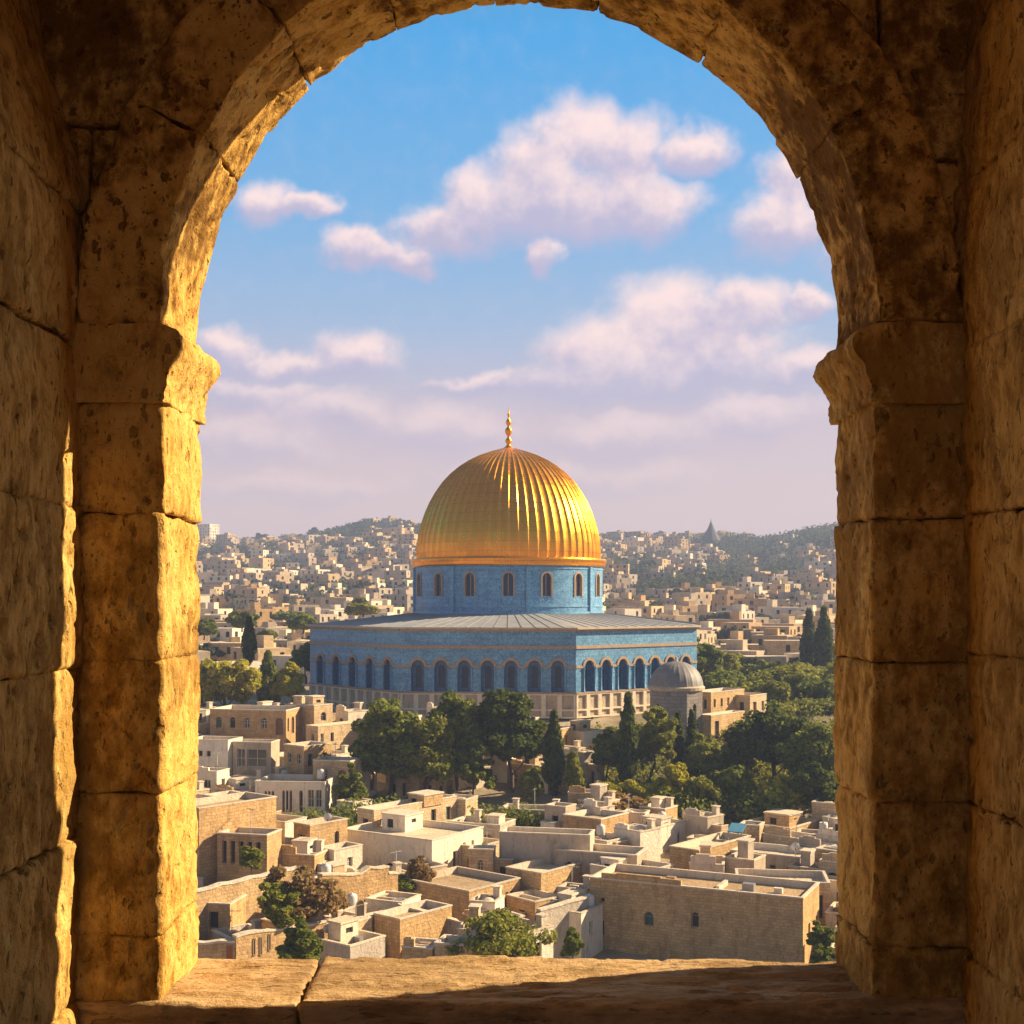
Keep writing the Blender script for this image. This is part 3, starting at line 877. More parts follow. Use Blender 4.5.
            r_ = MB(); r_.raw([(x0, y0, zr + 1.5), (x1, y0, zr + 1.5), (x1, y1, zr + 2.1), (x0, y1, zr + 2.1), (x0, y0, zr + 1.56), (x1, y0, zr + 1.56), (x1, y1, zr + 2.16), (x0, y1, zr + 2.16)], [(0, 3, 2, 1), (4, 5, 6, 7), (0, 1, 5, 4), (1, 2, 6, 5), (2, 3, 7, 6), (3, 0, 4, 7)], 0)
            for xx in (x0 + .1, x1 - .1):
                for yy, zz in ((y0 + .1, 1.5), (y1 - .1, 2.08)): r_.box(xx - .05, xx + .05, yy - .05, yy + .05, zr, zr + zz, 1)
            r_.build('awning', [MATS['blue_sheet'], MATS['metal_grey']], root)
    OCC.append((cx, cy, max(w, d) * .5 + min(w, d) * .08))
    HOUSES.append([root, PX(cx, cy), cy, tone, w * h / cy, label is not None, (w, d, h, zr)])
    return root
def key_house(px, py, d, wl, wr, h, rdeg, tone, label, faces=None, extras=(), **kw):
    """near corner (between the camera-left face and the right face) at picture column px, roof line at row py, distance d"""
    if rdeg > 40:
        kx = math.cos(R(rdeg)) / math.cos(R(40)); ky = math.sin(R(rdeg)) / math.sin(R(40)); rdeg = 40
        wl *= kx * 1.1; wr *= ky
        if faces:
            faces = {n_: [(o_[0] * (ky if n_ == 'right' else kx), o_[1] * (ky if n_ == 'right' else kx), *o_[2:]) for o_ in v_] for n_, v_ in faces.items()}
    r = R(-rdeg)
    c, s = math.cos(r), math.sin(r)
    cx0, cy0 = atx(px, d), d
    lx, ly = wl / 2, -wr / 2
    cx, cy = cx0 - (lx * c - ly * s), cy0 - (lx * s + ly * c)
    return house(cx, cy, atz(py, d) - h, wl, wr, h, r, tone, faces, label, extras=extras, key=True, **kw)

# ================================================================== the blue shrine with the gold dome
SC = (-.6, 223.0)
sh = empty('domed_shrine', (SC[0], SC[1], -17.6))
tag(sh, 'large octagonal blue tiled shrine with a shining gold dome on a drum', 'shrine')
ZO = 17.6
def sk_build(mb, name, mats, **kw):
    o = mb.build(name, mats, sh, **kw); return o
RO = 34.5; TH = R(-5.5)
corner = [(RO * math.cos(R(-112.5 + 45 * k) + TH), RO * math.sin(R(-112.5 + 45 * k) + TH)) for k in range(8)]
SIDE = math.dist(corner[0], corner[1])
Zb, Zm, Ze = 0.0, -13.72 + ZO, -4.25 + ZO     # foot, foot of the blue wall, eave
wallm = MB(); base = MB(); trim = MB(); cols = MB()
for k in range(8):
    A = corner[k]; B = corner[(k + 1) % 8]
    u = Vector((B[0] - A[0], B[1] - A[1], 0)).normalized(); nrm = u.cross(Vector((0, 0, 1)))
    fr = math.atan2(u.y, u.x)
    n_ar = 5 if k == 7 else 7
    ops = []
    H = Ze - Zm
    for j in range(n_ar):
        uc = SIDE * (j + .5) / n_ar * .93 + SIDE * .035
        ops.append((uc - .98, uc + .98, .02, 4.75, True))
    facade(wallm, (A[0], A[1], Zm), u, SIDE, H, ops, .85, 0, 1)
    vis = k in (0, 1, 7)
    for o_ in ops:
        uc = (o_[0] + o_[1]) / 2
        p = Vector((A[0], A[1], 0)) + u * uc
        if not vis: 
            q = [Vector((A[0], A[1], Zm)) + u * o_[0] - nrm * .85, Vector((A[0], A[1], Zm)) + u * o_[1] - nrm * .85]
            wallm.face([q[0], q[1], q[1] + Vector((0, 0, 4.8)), q[0] + Vector((0, 0, 4.8))], 1)
            continue
        # arcade bay: recessed panel with slot window, archivolt
        bay = empty('archway', (p.x, p.y, Zm), fr, sh)
        pm = MB(); w2 = .98
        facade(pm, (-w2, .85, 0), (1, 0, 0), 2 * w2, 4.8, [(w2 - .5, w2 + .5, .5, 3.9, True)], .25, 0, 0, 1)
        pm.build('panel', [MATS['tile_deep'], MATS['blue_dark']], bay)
        am = MB(); N = 14
        for i in range(N):
            a0, a1 = math.pi * i / N, math.pi * (i + 1) / N
            for r0, r1, y0 in ((.93, 1.34, -.14),):
                q = lambda a, r, y: (-r * math.cos(a), y, 3.77 + r * math.sin(a))
                am.face([q(a0, r0, y0), q(a1, r0, y0), q(a1, r1, y0), q(a0, r1, y0)]); am.face([q(a0, r1, y0), q(a1, r1, y0), q(a1, r1, .0), q(a0, r1, .0)])
                am.face([q(a0, r0, .3), q(a1, r0, .3), q(a1, r0, y0), q(a0, r0, y0)])
        am.build('arch_moulding', MATS['tan_trim'], bay)
        for sx_ in (-1, 1):
            cm = MB(); cm.lathe([(.17, 0), (.17, .15), (.12, .2), (.115, 3.25), (.16, 3.35), (.2, 3.6)], 8, c=(sx_ * 1.13, -.12))
            cm.build('column', MATS['tile_light'], bay)
    # tan band at springing between arches
    xs_ = [0] + [v for o_ in ops for v in (o_[0] - .3, o_[1] + .3)] + [SIDE]
    def strip(mbx, a, b, z0, z1, out, m=0):
        P = Vector((A[0], A[1], 0))
        q = lambda s_, o, z: P + u * s_ + nrm * o + Vector((0, 0, z))
        mbx.raw([q(a, -.05, z0), q(b, -.05, z0), q(b, -.05, z1), q(a, -.05, z1), q(a, out, z0), q(b, out, z0), q(b, out, z1), q(a, out, z1)],
                [(4, 5, 6, 7), (0, 4, 7, 3), (5, 1, 2, 6), (7, 6, 2, 3), (4, 0, 1, 5)], m)
    for a, b in zip(xs_[0::2], xs_[1::2]): strip(trim, a, b, Zm + 3.55, Zm + 3.95, .10)
    strip(trim, -.05, SIDE + .05, Ze - 3.02, Ze - 2.55, .16)
    strip(trim, -.04, SIDE + .04, Ze - .45, Ze - .12, .30)
    strip(trim, -.1, SIDE + .1, Zm - .28, Zm - .02, .22)
    # stone base with panels
    nb = 11; bo = []
    for j in range(nb):
        uc = SIDE * (j + .5) / nb
        bo.append((uc - .86, uc + .86, 1.35, 3.42, False)); bo.append((uc - .86, uc + .86, .25, 1.1, False))
    A2 = (A[0] + nrm.x * .15, A[1] + nrm.y * .15)
    facade(base, (A2[0], A2[1], 0), u, SIDE, Zm - .28, bo, .30, 0, 0, 1)
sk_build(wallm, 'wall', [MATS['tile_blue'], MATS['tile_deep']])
sk_build(base, 'plinth', [MATS['house_white'], MATS['house_grey']])
sk_build(trim, 'cornice', [MATS['tan_trim']])
# roof with projecting eave
rf = MB()
def ring(r, z): return [(r / RO * x, r / RO * y, z) for x, y in corner]
Zd = -2.15 + ZO
r0, r1, r2 = ring(RO + .75, Ze - .12), ring(RO + .75, Ze + .16), [(16.2 * math.cos(R(-112.5 + 45 * k) + TH), 16.2 * math.sin(R(-112.5 + 45 * k) + TH), Zd) for k in range(8)]
for k in range(8):
    k2 = (k + 1) % 8
    rf.face([r0[k], r0[k2], r1[k2], r1[k]], 1); rf.face([r1[k], r1[k2], r2[k2], r2[k]], 0)
    q0, q1 = ring(RO - .5, Ze - .13)[k], ring(RO - .5, Ze - .13)[k2]
    rf.face([q0, q1, r0[k2], r0[k]], 1)
for k in range(8):
    k2 = (k + 1) % 8
    for j in range(1, 13):
        t = j / 13
        a0 = Vector(r1[k]).lerp(Vector(r1[k2]), t); a1 = Vector(r2[k]).lerp(Vector(r2[k2]), t)
        w_ = (Vector(r1[k2]) - Vector(r1[k])).normalized() * .05; up_ = Vector((0, 0, .07))
        rf.raw([a0 - w_, a0 + w_, a1 + w_, a1 - w_, a0 - w_ + up_, a0 + w_ + up_, a1 + w_ + up_, a1 - w_ + up_], [(4, 5, 6, 7), (0, 1, 5, 4), (1, 2, 6, 5), (3, 0, 4, 7)], 2)
sk_build(rf, 'roof', [MATS['lead_roof'], MATS['stone_trim'], MATS['lead_seam']])
# drum
RD = 16.35; NW = 16
dr = MB()
Z0, Z1 = Zd - .6, 5.72 + ZO
N = 96; per = N // NW
# windows: cut as gaps in the drum wall, columns of quads
wl_, wh_ = 1.2, 4.0
zwb = .55 + ZO; zwt = 4.75 + ZO
seg = 2 * math.pi / NW
for k in range(NW):
    ac = -math.pi / 2 + k * seg + R(0)
    hw = wl_ / RD
    angs = [ac - seg / 2 + (seg / 2 - hw) * i / 4 for i in range(5)] + [ac + hw + (seg / 2 - hw) * i / 4 for i in range(5)]
    for a, b in zip(angs[:-1], angs[1:]):
        P = lambda t, z, r=RD: (r * math.cos(t), r * math.sin(t), z)
        if abs(a - (ac - hw)) < 1e-6:
            dr.face([P(a, Z0), P(b, Z0), P(b, zwb), P(a, zwb)], 0); dr.face([P(a, zwt), P(b, zwt), P(b, Z1), P(a, Z1)], 0)
            continue
        dr.face([P(a, Z0), P(b, Z0), P(b, Z1), P(a, Z1)], 0)
    # window unit
    wo = empty('window', (RD * math.cos(ac), RD * math.sin(ac), zwb), ac + math.pi / 2, sh)
    H_ = zwt - zwb
    wm = MB()
    facade(wm, (-wl_ - .02, .0, 0), (1, 0, 0), 2 * wl_ + .04, H_, [(.42, 2 * wl_ + .04 - .42, .12, H_ - .35, True)], .5, 0, 1)
    wm.build('surround', [MATS['tile_blue'], MATS['tan_trim']], wo)
    am = MB(); r_i, r_o = .60, .84
    w_in = (2 * wl_ + .04 - .84) / 2; zc = H_ - .35 - w_in
    for i in range(12):
        a0, a1 = math.pi * i / 12, math.pi * (i + 1) / 12
        q = lambda a, r, y: (-r * math.cos(a), y, zc + r * math.sin(a))
        am.face([q(a0, w_in - .02, -.12), q(a1, w_in - .02, -.12), q(a1, w_in + .26, -.12), q(a0, w_in + .26, -.12)]); am.face([q(a0, w_in + .26, -.12), q(a1, w_in + .26, -.12), q(a1, w_in + .26, .02), q(a0, w_in + .26, .02)])
    for sx_ in (-1, 1): am.box(sx_ * (w_in + .12) - .13, sx_ * (w_in + .12) + .13, -.12, .02, 0, zc)
    am.build('frame', MATS['tan_trim'], wo)
    pm = MB(); pm.face([(-w_in - .1, .46, .1), (w_in + .1, .46, .1), (w_in + .1, .46, H_ - .2), (-w_in - .1, .46, H_ - .2)])
    pm.build('pane', MATS['blue_dark'], wo)
    gm_ = MB(); gm_.box(-.07, .07, .36, .44, .12, H_ - .5); gm_.build('mullion', MATS['tan_trim'], wo)
sk_build(dr, 'drum', [MATS['tile_blue']])
bz = MB()
for z0, z1, r in ((Zd - .4, Zd + .25, RD + .28), (Zd + 1.0, Zd + 1.25, RD + .12), (5.1 + ZO, 5.35 + ZO, RD + .12)):
    bz.lathe([(RD - .1, z0), (r, z0), (r, z1), (RD - .1, z1)], 96, sm=False, cap=False)
sk_build(bz, 'drum_band', [MATS['tile_light']])
for k in range(8):
    pl = MB()
    a = R(-90 + 56.25 - 90 + 22.5 * 0 + 45 * k) if False else R(-90 + 11.25 + 45 * k)
    x, y = (RD + .1) * math.cos(a), (RD + .1) * math.sin(a)
    pl.box(-.35, .35, -.25, .3, Zd, 5.5 + ZO, 0, a + math.pi / 2, (x, y))
    sk_build(pl, 'pilaster', [MATS['tile_light']])
# gold cornice
gc = MB()
zc_ = 5.62 + ZO
gc.lathe([(RD - .1, zc_), (RD + .35, zc_ + .05), (RD + .5, zc_ + .35), (RD + .42, zc_ + .75), (RD + .65, zc_ + 1.0), (RD + .62, zc_ + 1.35), (RD - .3, zc_ + 1.5), (RD - 1.2, zc_ + 1.55)], 96, sm=True, cap=False)
sk_build(gc, 'dome_cornice', [MATS['gold']])
# ribbed dome
prof = [(90.5, 0), (90.8, 8), (90.3, 16), (88.8, 26), (86.2, 36), (82.5, 47), (77.6, 58), (71.8, 68), (65, 77.5), (57, 86), (48, 93.5), (38.5, 99.5), (28.5, 104.5), (18, 108.3), (9, 111), (3.0, 112.8)]
kk = 223 / F
NR = 62; sub = 16; n = NR * sub
pp_ = []
for (r0_, z0_), (r1_, z1_) in zip(prof[:-1], prof[1:]):
    for i in range(3): pp_.append((r0_ + (r1_ - r0_) * i / 3, z0_ + (z1_ - z0_) * i / 3))
pp_.append(prof[-1])
V = []; Q = []
for i, (r, z) in enumerate(pp_):
    amp = .20 * min(1, r / 40)
    for k in range(n):
        a = 2 * math.pi * k / n; ph = (k % sub) / sub
        rib = math.cos(min(1, abs(ph - .5) * 2 / .34) * math.pi / 2) ** 2
        rr = r * kk + amp * rib - amp * .30 * math.cos(math.pi * 2 * (ph - .5)) * -1 * .5
        V.append((rr * math.cos(a), rr * math.sin(a), zc_ + 1.3 + z * kk))
for i in range(len(pp_) - 1):
    for k in range(n):
        Q.append((i * n + k, i * n + (k + 1) % n, (i + 1) * n + (k + 1) % n, (i + 1) * n + k))
dm = inst('dome', np_mesh('dome', V, Q, [MATS['gold']], smooth=True), sh)
fz = zc_ + 1.3 + 112.2 * kk
fn = MB()
fn.lathe([(.95, fz - .25), (.8, fz + .1), (.45, fz + .35), (.3, fz + .7), (.55, fz + 1.0), (.62, fz + 1.25), (.5, fz + 1.5), (.25, fz + 1.8), (.24, fz + 2.1), (.5, fz + 2.5), (.68, fz + 2.95), (.5, fz + 3.4), (.22, fz + 3.7),
          (.22, fz + 3.9), (.42, fz + 4.2), (.5, fz + 4.45), (.38, fz + 4.8), (.16, fz + 5.2), (.14, fz + 5.5), (.24, fz + 5.8), (.14, fz + 6.1), (.06, fz + 6.6), (.02, fz + 7.3)], 16)
sk_build(fn, 'finial', [MATS['gold']])
OCC.append((SC[0], SC[1], 38))

# ================================================================== small domed chapel
CD = 178.0
cx, cy = atx(679, CD), CD + 3
zb = -21.2
ch = empty('domed_chapel', (cx, cy, zb))
tag(ch, 'small grey stone chapel with a ribbed lead dome beside the blue shrine', 'chapel')
def cz(py): return atz(py, CD) - zb
k_ = CD / F
mb = MB()
R8 = 27 * k_ / math.cos(R(22.5)) * .97
A8 = [(R8 * math.cos(R(-112.5 + 45 * k - 8)), R8 * math.sin(R(-112.5 + 45 * k - 8))) for k in range(8)]
for k in range(8):
    A, B = A8[k], A8[(k + 1) % 8]; L = math.dist(A, B)
    facade(mb, (A[0], A[1], 0), (B[0] - A[0], B[1] - A[1], 0), L, cz(691), [(L / 2 - .35, L / 2 + .35, cz(722), cz(704), True)] if k % 2 else [], .3, 0, 0, 1)
mb.build('wall', [MATS['chapel_stone'], MATS['dark_inside']], ch)
mb = MB(); mb.lathe([(3.5, cz(692)), (28.5 * k_, cz(691)), (29 * k_, cz(688)), (27 * k_, cz(686.5))], 32, cap=False, sm=False); mb.build('cornice', MATS['stone_trim'], ch)
dpr = [(27, 687), (26.5, 683), (25, 678), (22.5, 673.5), (19, 669.5), (14.5, 666), (9, 663.6), (4, 662.4), (.5, 662)]
NR2 = 24; V = []; Q = []; n2 = NR2 * 6
for r, py in dpr:
    for k in range(n2):
        a = 2 * math.pi * k / n2; rr = r * k_ + .07 * (1 if k % 6 == 0 else 0)
        V.append((rr * math.cos(a), rr * math.sin(a), cz(py)))
for i in range(len(dpr) - 1):
    for k in range(n2): Q.append((i * n2 + k, i * n2 + (k + 1) % n2, (i + 1) * n2 + (k + 1) % n2, (i + 1) * n2 + k))
simple('dome_grey', (.22, .205, .20), .6, 0, .25, 1.2)
inst('dome', np_mesh('dome', V, Q, [MATS['dome_grey']], smooth=True), ch)
mb = MB(); mb.lathe([(.25, cz(662.3)), (.12, cz(660.5)), (.2, cz(659.5)), (.03, cz(657))], 8); mb.build('finial', MATS['stone_trim'], ch)
OCC.append((cx, cy, 6))
key_house(711, 693, 186, 5.5, 7, 6, 62, 'sand', 'sunlit sand stone block with flat roof adjoining the grey domed chapel', name='stone_annex', cat='annex', group=None)
key_house(750, 696, 190, 6, 5, 6, 40, 'cream', 'low cream block with parapet at far right of the grey domed chapel', name='stone_annex', cat='annex', group=None)
key_house(711, 716, 178, 3.6, 6.4, 6, 68, 'sand', 'sunlit lower sand stone wing with tall dark doorway before the chapel', name='stone_annex', cat='annex', group=None,
          faces={'front': [], 'left': [], 'right': [(.7, 1.5, 2.4, 5.2, False, 'dark')]})

# ================================================================== key houses near the window
g0 = 'flat roofed stone houses below the shrine'
def L_(x0, x1, z0, z1, a=False, s='dark'): return (x0, x1, z0, z1, a, s)
key_house(803, 899, 104, 18.6, 6.4, 8.5, 25, 'brown', 'large brown stone house at lower right with one green shuttered window', roofm='roof_ochre',
          faces={'front': [L_(1.0, 1.35, 3.6, 4.9), L_(5.0, 5.85, 4.9, 6.1, True, 'green'), L_(9.2, 9.85, 5.2, 6.5, True), L_(1.0, 1.4, 6.5, 6.9)], 'left': [], 'right': [L_(2, 2.8, 4.5, 6), L_(5, 5.8, 4.5, 6)]},
          extras=[('raise', -8.2, -1.0, .55), ('divide', 1.5, 1.8, -1.4, 1.4), ('box', 4, 0, .5), ('box', -3, .3, .4), ('box', 6.5, .2, .35)])
key_house(541, 874, 118, 5.6, 7.2, 8, 58, 'sand', 'tall sunlit sandstone house with pointed arch window behind the round green bush',
          faces={'front': [], 'left': [], 'right': [L_(2.9, 3.9, 3.0, 6.3, True), L_(4.4, 5.1, 3.2, 4.9), L_(.8, 1.2, 2.3, 4.3)]})
key_house(469, 892, 113, 7.4, 6.8, 7, 42, 'tan', 'low sandstone wing with row of narrow windows left of round bush', roofm='roof_ochre',
          faces={'front': [], 'left': [], 'right': [L_(.5, .8, 4.6, 5.8), L_(1.0, 1.3, 4.6, 5.8), L_(1.5, 1.8, 4.6, 5.8), L_(2.9, 3.3, 4.2, 6.2), L_(3.6, 4.2, 4.2, 6.2), L_(4.8, 5.2, 4.5, 6.1), L_(5.4, 5.8, 4.5, 6.1)]})
key_house(432, 841, 124, 11.4, 8.8, 7, 33, 'white', 'long white house with bright right wall and arched doorway in shade',
          faces={'left': [], 'front': [L_(5.6, 6.9, 1.0, 4.3, True, 'dark'), L_(2.0, 2.7, 3.5, 4.6)], 'right': [L_(3.5, 4.2, 3.6, 5.4), L_(5.2, 5.7, 4.4, 6.0), L_(6.7, 7.2, 4.4, 6.0), L_(5.4, 6.9, 1.2, 3.0)]}, extras=[('room', -4, -1, 0, 3, 1.6)])
key_house(334, 851, 122, 2.4, 3.2, 5, 48, 'white', 'small white hut with one square window on its bright wall',
          faces={'front': [], 'left': [], 'right': [L_(1.5, 2.1, 3.2, 4.1, False, 'glass')]})
key_house(199, 809, 118, 8, 6.4, 10, 66, 'tan', 'tall windowless tan stone block at far left catching the low sun', roofm='roof_ochre', faces={'front': [], 'left': [], 'right': []})
key_house(267, 836, 117.5, 5, 3.2, 5, 14, 'tan', 'tan stone portico with five narrow openings beside tall blank block', roofm='roof_ochre',
          faces={'left': [], 'right': [], 'front': [L_(.5 + .85 * i, .95 + .85 * i, 2.3, 4.4) for i in range(5)]})
key_house(325, 783, 146, 8.2, 6, 5, 6, 'white', 'long pale house with tall arched windows in pairs above the hedge',
          faces={'left': [], 'right': [], 'front': [L_(1.1 + .42 * i, 1.4 + .42 * i, 1.6, 4.0, True) for i in range(3)] + [L_(3.2 + .42 * i, 3.5 + .42 * i, 1.6, 4.1, True) for i in range(3)] + [L_(5.2, 5.6, 1.6, 4.1, True), L_(6.2, 6.9, 2.2, 4.2, False, 'glass'), L_(7.1, 7.8, 2.2, 4.2, False, 'glass')]})
key_house(374, 811, 134, 3.5, 9.5, 6, 60, 'cream', 'cream house below the big trees with sunlit ochre upper wall', extras=[('room', -1, 1.4, 1, 4, 1.2, 'sand')])
key_house(601, 820, 132, 4.8, 5.2, 7, 38, 'brown', 'rough brown stone house with pale blue patch of window at centre right', faces={'front': [L_(2.9, 4.3, 3.9, 5.6, False, 'glass')], 'left': [], 'right': [L_(3, 3.7, 4, 5.4)]}, roofm='roof_ochre')
key_house(699, 851, 124, 4.4, 7.6, 7, 58, 'sand', 'sunlit sandstone house with two small dark windows above the brown house', faces={'front': [L_(1.0, 2.6, 2.5, 4.6)], 'left': [], 'right': [L_(2.5, 3.2, 3.0, 5.4), L_(6.1, 6.5, 4.0, 5.5)]})
key_house(643, 874, 117, 6, 4.6, 6, 46, 'white', 'low white house with bright blank right wall and pale flat roof', faces={'front': [], 'left': [], 'right': []}, extras=[('room', -2.6, -.6, -1.4, .8, 1.0)])
key_house(830, 884, 112, 8.0, 5, 6, 8, 'cream', 'white roofed building with colonnade of dark openings at right edge', faces={'left': [], 'right': [], 'front': [L_(.5 + .92 * i, 1.0 + .92 * i, 2.9, 5.0) for i in range(8)]})
key_house(655, 829, 133, 3.0, 4.6, 5, 56, 'white', 'small white house with stepped right wall near brown stone house', extras=[('room', -1.2, 1.2, -1.8, 0, 1.3)])
key_house(703, 826, 140, 4.0, 4.4, 5, 30, 'white', 'white house with open dark porch below the dark garden hedge', faces={'left': [], 'front': [L_(.6, 3.2, 2.2, 4.0)], 'right': [L_(.6, 1.0, 2.4, 4.2), L_(1.6, 2.0, 2.4, 4.2), L_(2.6, 3.0, 2.4, 4.2)]})
key_house(744, 843, 131, 6.0, 2.2, 4, 24, 'grey', 'grey low house with small blue panel on its sunlit end', extras=[('awning', 1.2, 2.8, -.9, .8)])
key_house(790, 829, 136, 5.6, 6.4, 7, 44, 'sand', 'sand coloured two storey house with broad windows at right', faces=None, extras=[('room', -1.5, 1.5, -1, 2, 1.4)])
key_house(800, 858, 123, 7.0, 5, 6, 30, 'grey', 'grey plastered house with tall narrow windows close to right pier')
key_house(286, 711, 172, 11, 7, 6, 12, 'sand', 'long sand coloured terrace house with rough shaded front under the olive trees')
key_house(318, 727, 171, 3, 7, 6, 56, 'cream', 'cream house with bright blank wall at the foot of small tower')
key_house(314, 706, 176, 3.2, 3.4, 9, 40, 'cream', 'narrow cream stone tower house with stepped top left of the shrine', extras=[('room', -1.0, .6, -1.0, 1.0, 1.6)])
key_house(228, 741, 158, 5.5, 4, 7, 14, 'white', 'white two storey house with small square windows at far left', faces={'left': [], 'right': [], 'front': [L_(.4 + 1.1 * i, .95 + 1.1 * i, 5.0 - 1.9 * j, 5.7 - 1.9 * j) for i in range(4) for j in range(2) if (i, j) != (3, 0)]})
key_house(271, 743, 158, 5, 3, 5, 10, 'grey', 'grey house with wide bluish shop windows between brown stone houses', faces={'left': [], 'right': [], 'front': [L_(.6, 1.6, 2.0, 4.2, False, 'glass'), L_(1.9, 4.4, 2.0, 4.2, False, 'glass')]})
key_house(304, 747, 155, 3.5, 4.2, 6, 42, 'tan', 'tan stone house with ochre flat roof left of the big trees', roofm='roof_ochre')
key_house(350, 762, 150, 4.8, 3.5, 5, 18, 'cream', 'cream low house tucked against the left side of the big dark tree')
key_house(230, 800, 128, 5.0, 3.0, 4, 50, 'white', 'tiny white cottage with small window on top of tall tan block')
key_house(285, 823, 127, 4, 3.5, 5, 28, 'white', 'white cube house behind the small hut with bluish shaded wall')
key_house(310, 826, 124, 3.0, 3.8, 5, 56, 'sand', 'sand coloured cube house with sunlit end left of cream house')
key_house(590, 836, 124, 9, 3, 4, 12, 'grey', 'low grey flat house running behind the tall sandstone arch house', solid=True)
key_house(637, 856, 121, 8, 4, 5, 20, 'grey', 'grey rooftop house right of the tall sandstone house')
key_house(560, 812, 140, 7, 3.5, 5, 16, 'cream', 'low cream row house beneath the hedge and the tall cypress', extras=[('chimney', -2, 0), ('chimney', 2.5, .5)])
key_house(500, 826, 134, 6, 4, 5, 24, 'grey', 'pale grey house with small rooftop pillars left of brown stone house', extras=[('room', 1, 2.4, -1, .6, 1.2, 'white'), ('chimney', -1, 1)])
key_house(478, 848, 127, 3.5, 4.5, 7, 34, 'cream', 'worn cream house with balcony openings right of long white house')
key_house(230, 905, 104, 8.0, 4.5, 8, 10, 'brown', 'shadowed brown stone house low at left beside the window jamb', roofm='roof_ochre', faces={'left': [], 'right': [], 'front': [L_(6.2, 7.0, 6.0, 7.4), L_(3.0, 3.6, 3.6, 4.8)]})

# ================================================================== boundary walls in the foreground
def bwall(p0, p1, h, th, tone, label, openings=(), steps=()):
    (x0, y0, z0), (x1, y1, z1) = p0, p1
    L = math.hypot(x1 - x0, y1 - y0); a = math.atan2(y1 - y0, x1 - x0)
    root = empty('boundary_wall', (x0, y0, z0 - h), a)
    tag(root, label, 'wall', 'boundary walls in the foreground')
    mb = MB(); dz = z1 - z0
    n = max(4, int(L / 1.0)); rnd = random.Random(int(L * 100))
    tops = [h + dz * i / n + rnd.uniform(-.08, .08) for i in range(n + 1)]
    for s_ in steps:
        for i in range(n + 1):
            if s_[0] <= i / n <= s_[1]: tops[i] += s_[2]
    cp = MB()
    for i in range(n):
        a0, a1 = L * i / n, L * (i + 1) / n
        t0 = tops[i]; t1 = tops[i + 1] if abs(tops[i + 1] - tops[i]) < .5 else tops[i]
        mb.raw([(a0, 0, 0), (a1, 0, 0), (a1, th, 0), (a0, th, 0), (a0, 0, t0), (a1, 0, t1), (a1, th, t1), (a0, th, t0)], [(4, 5, 6, 7), (0, 1, 5, 4), (1, 2, 6, 5), (2, 3, 7, 6), (3, 0, 4, 7)])
        cp.raw([(a0, -.07, t0 + .002), (a1, -.07, t1 + .002), (a1, th + .07, t1 + .002), (a0, th + .07, t0 + .002), (a0, -.07, t0 + .16), (a1, -.07, t1 + .16), (a1, th + .07, t1 + .16), (a0, th + .07, t0 + .16)],
               [(0, 3, 2, 1), (4, 5, 6, 7), (0, 1, 5, 4), (1, 2, 6, 5), (2, 3, 7, 6), (3, 0, 4, 7)])
    mb.build('wall', MATS['house_' + tone], root); cp.build('coping', MATS['coping'], root)
    for (s, w, h_, zz, arch, st) in openings:
        fm, gm = win_meshes(w, h_, arch, st)
        wo = inst('door' if st in ('door', 'rust') else 'window', fm, root, (s, -.01, zz)); inst('panel' if st in ('door', 'rust') else 'pane', gm, wo)
    return root
def pz(px, py, d): return (atx(px, d), d, atz(py, d))
bwall(pz(236, 937, 97), pz(396, 912, 108), 6, .5, 'tan', 'sloping sandstone garden wall with pale coping at lower left', [(9.2, .7, 2.6, 4.1, False, 'dark'), (11.8, .9, 2.0, 4.9, True, 'dark'), (1.6, .25, 1.3, 4.3, False, 'dark'), (2.2, .25, 1.4, 4.2, False, 'dark'), (3.0, .25, 1.3, 4.4, False, 'dark')])
bwall(pz(160, 945, 96), pz(235, 943, 97), 5, .5, 'sand', 'low pale wall with rust coloured door against left jamb', [(5.1, .55, 1.25, 3.5, False, 'rust')])
bwall(pz(322, 876, 109), pz(398, 874, 115), 6, .6, 'sand', 'ragged sunlit stone wall with stepped top behind the brown bush', steps=[(.55, .75, .5)])
bwall(pz(190, 893, 103), pz(300, 868, 112), 5, .5, 'tan', 'rising tan stone wall left of the brown thorny bush', [(4.0, 1.2, 1.3, 2.0, True, 'dark')])
bwall(pz(540, 912, 106), pz(589, 898, 110), 6, .4, 'grey', 'short grey wall between the round bush and large brown house')
bwall(pz(398, 905, 109), pz(470, 926, 108), 5, .5, 'grey', 'low plastered grey wall in front of the low sandstone wing')
key_house(400, 920, 104, 3, 6.2, 5, 40, 'sand', 'sunlit ochre plaster outbuilding low beside round green bush', solid=True, roofm='roof_ochre')

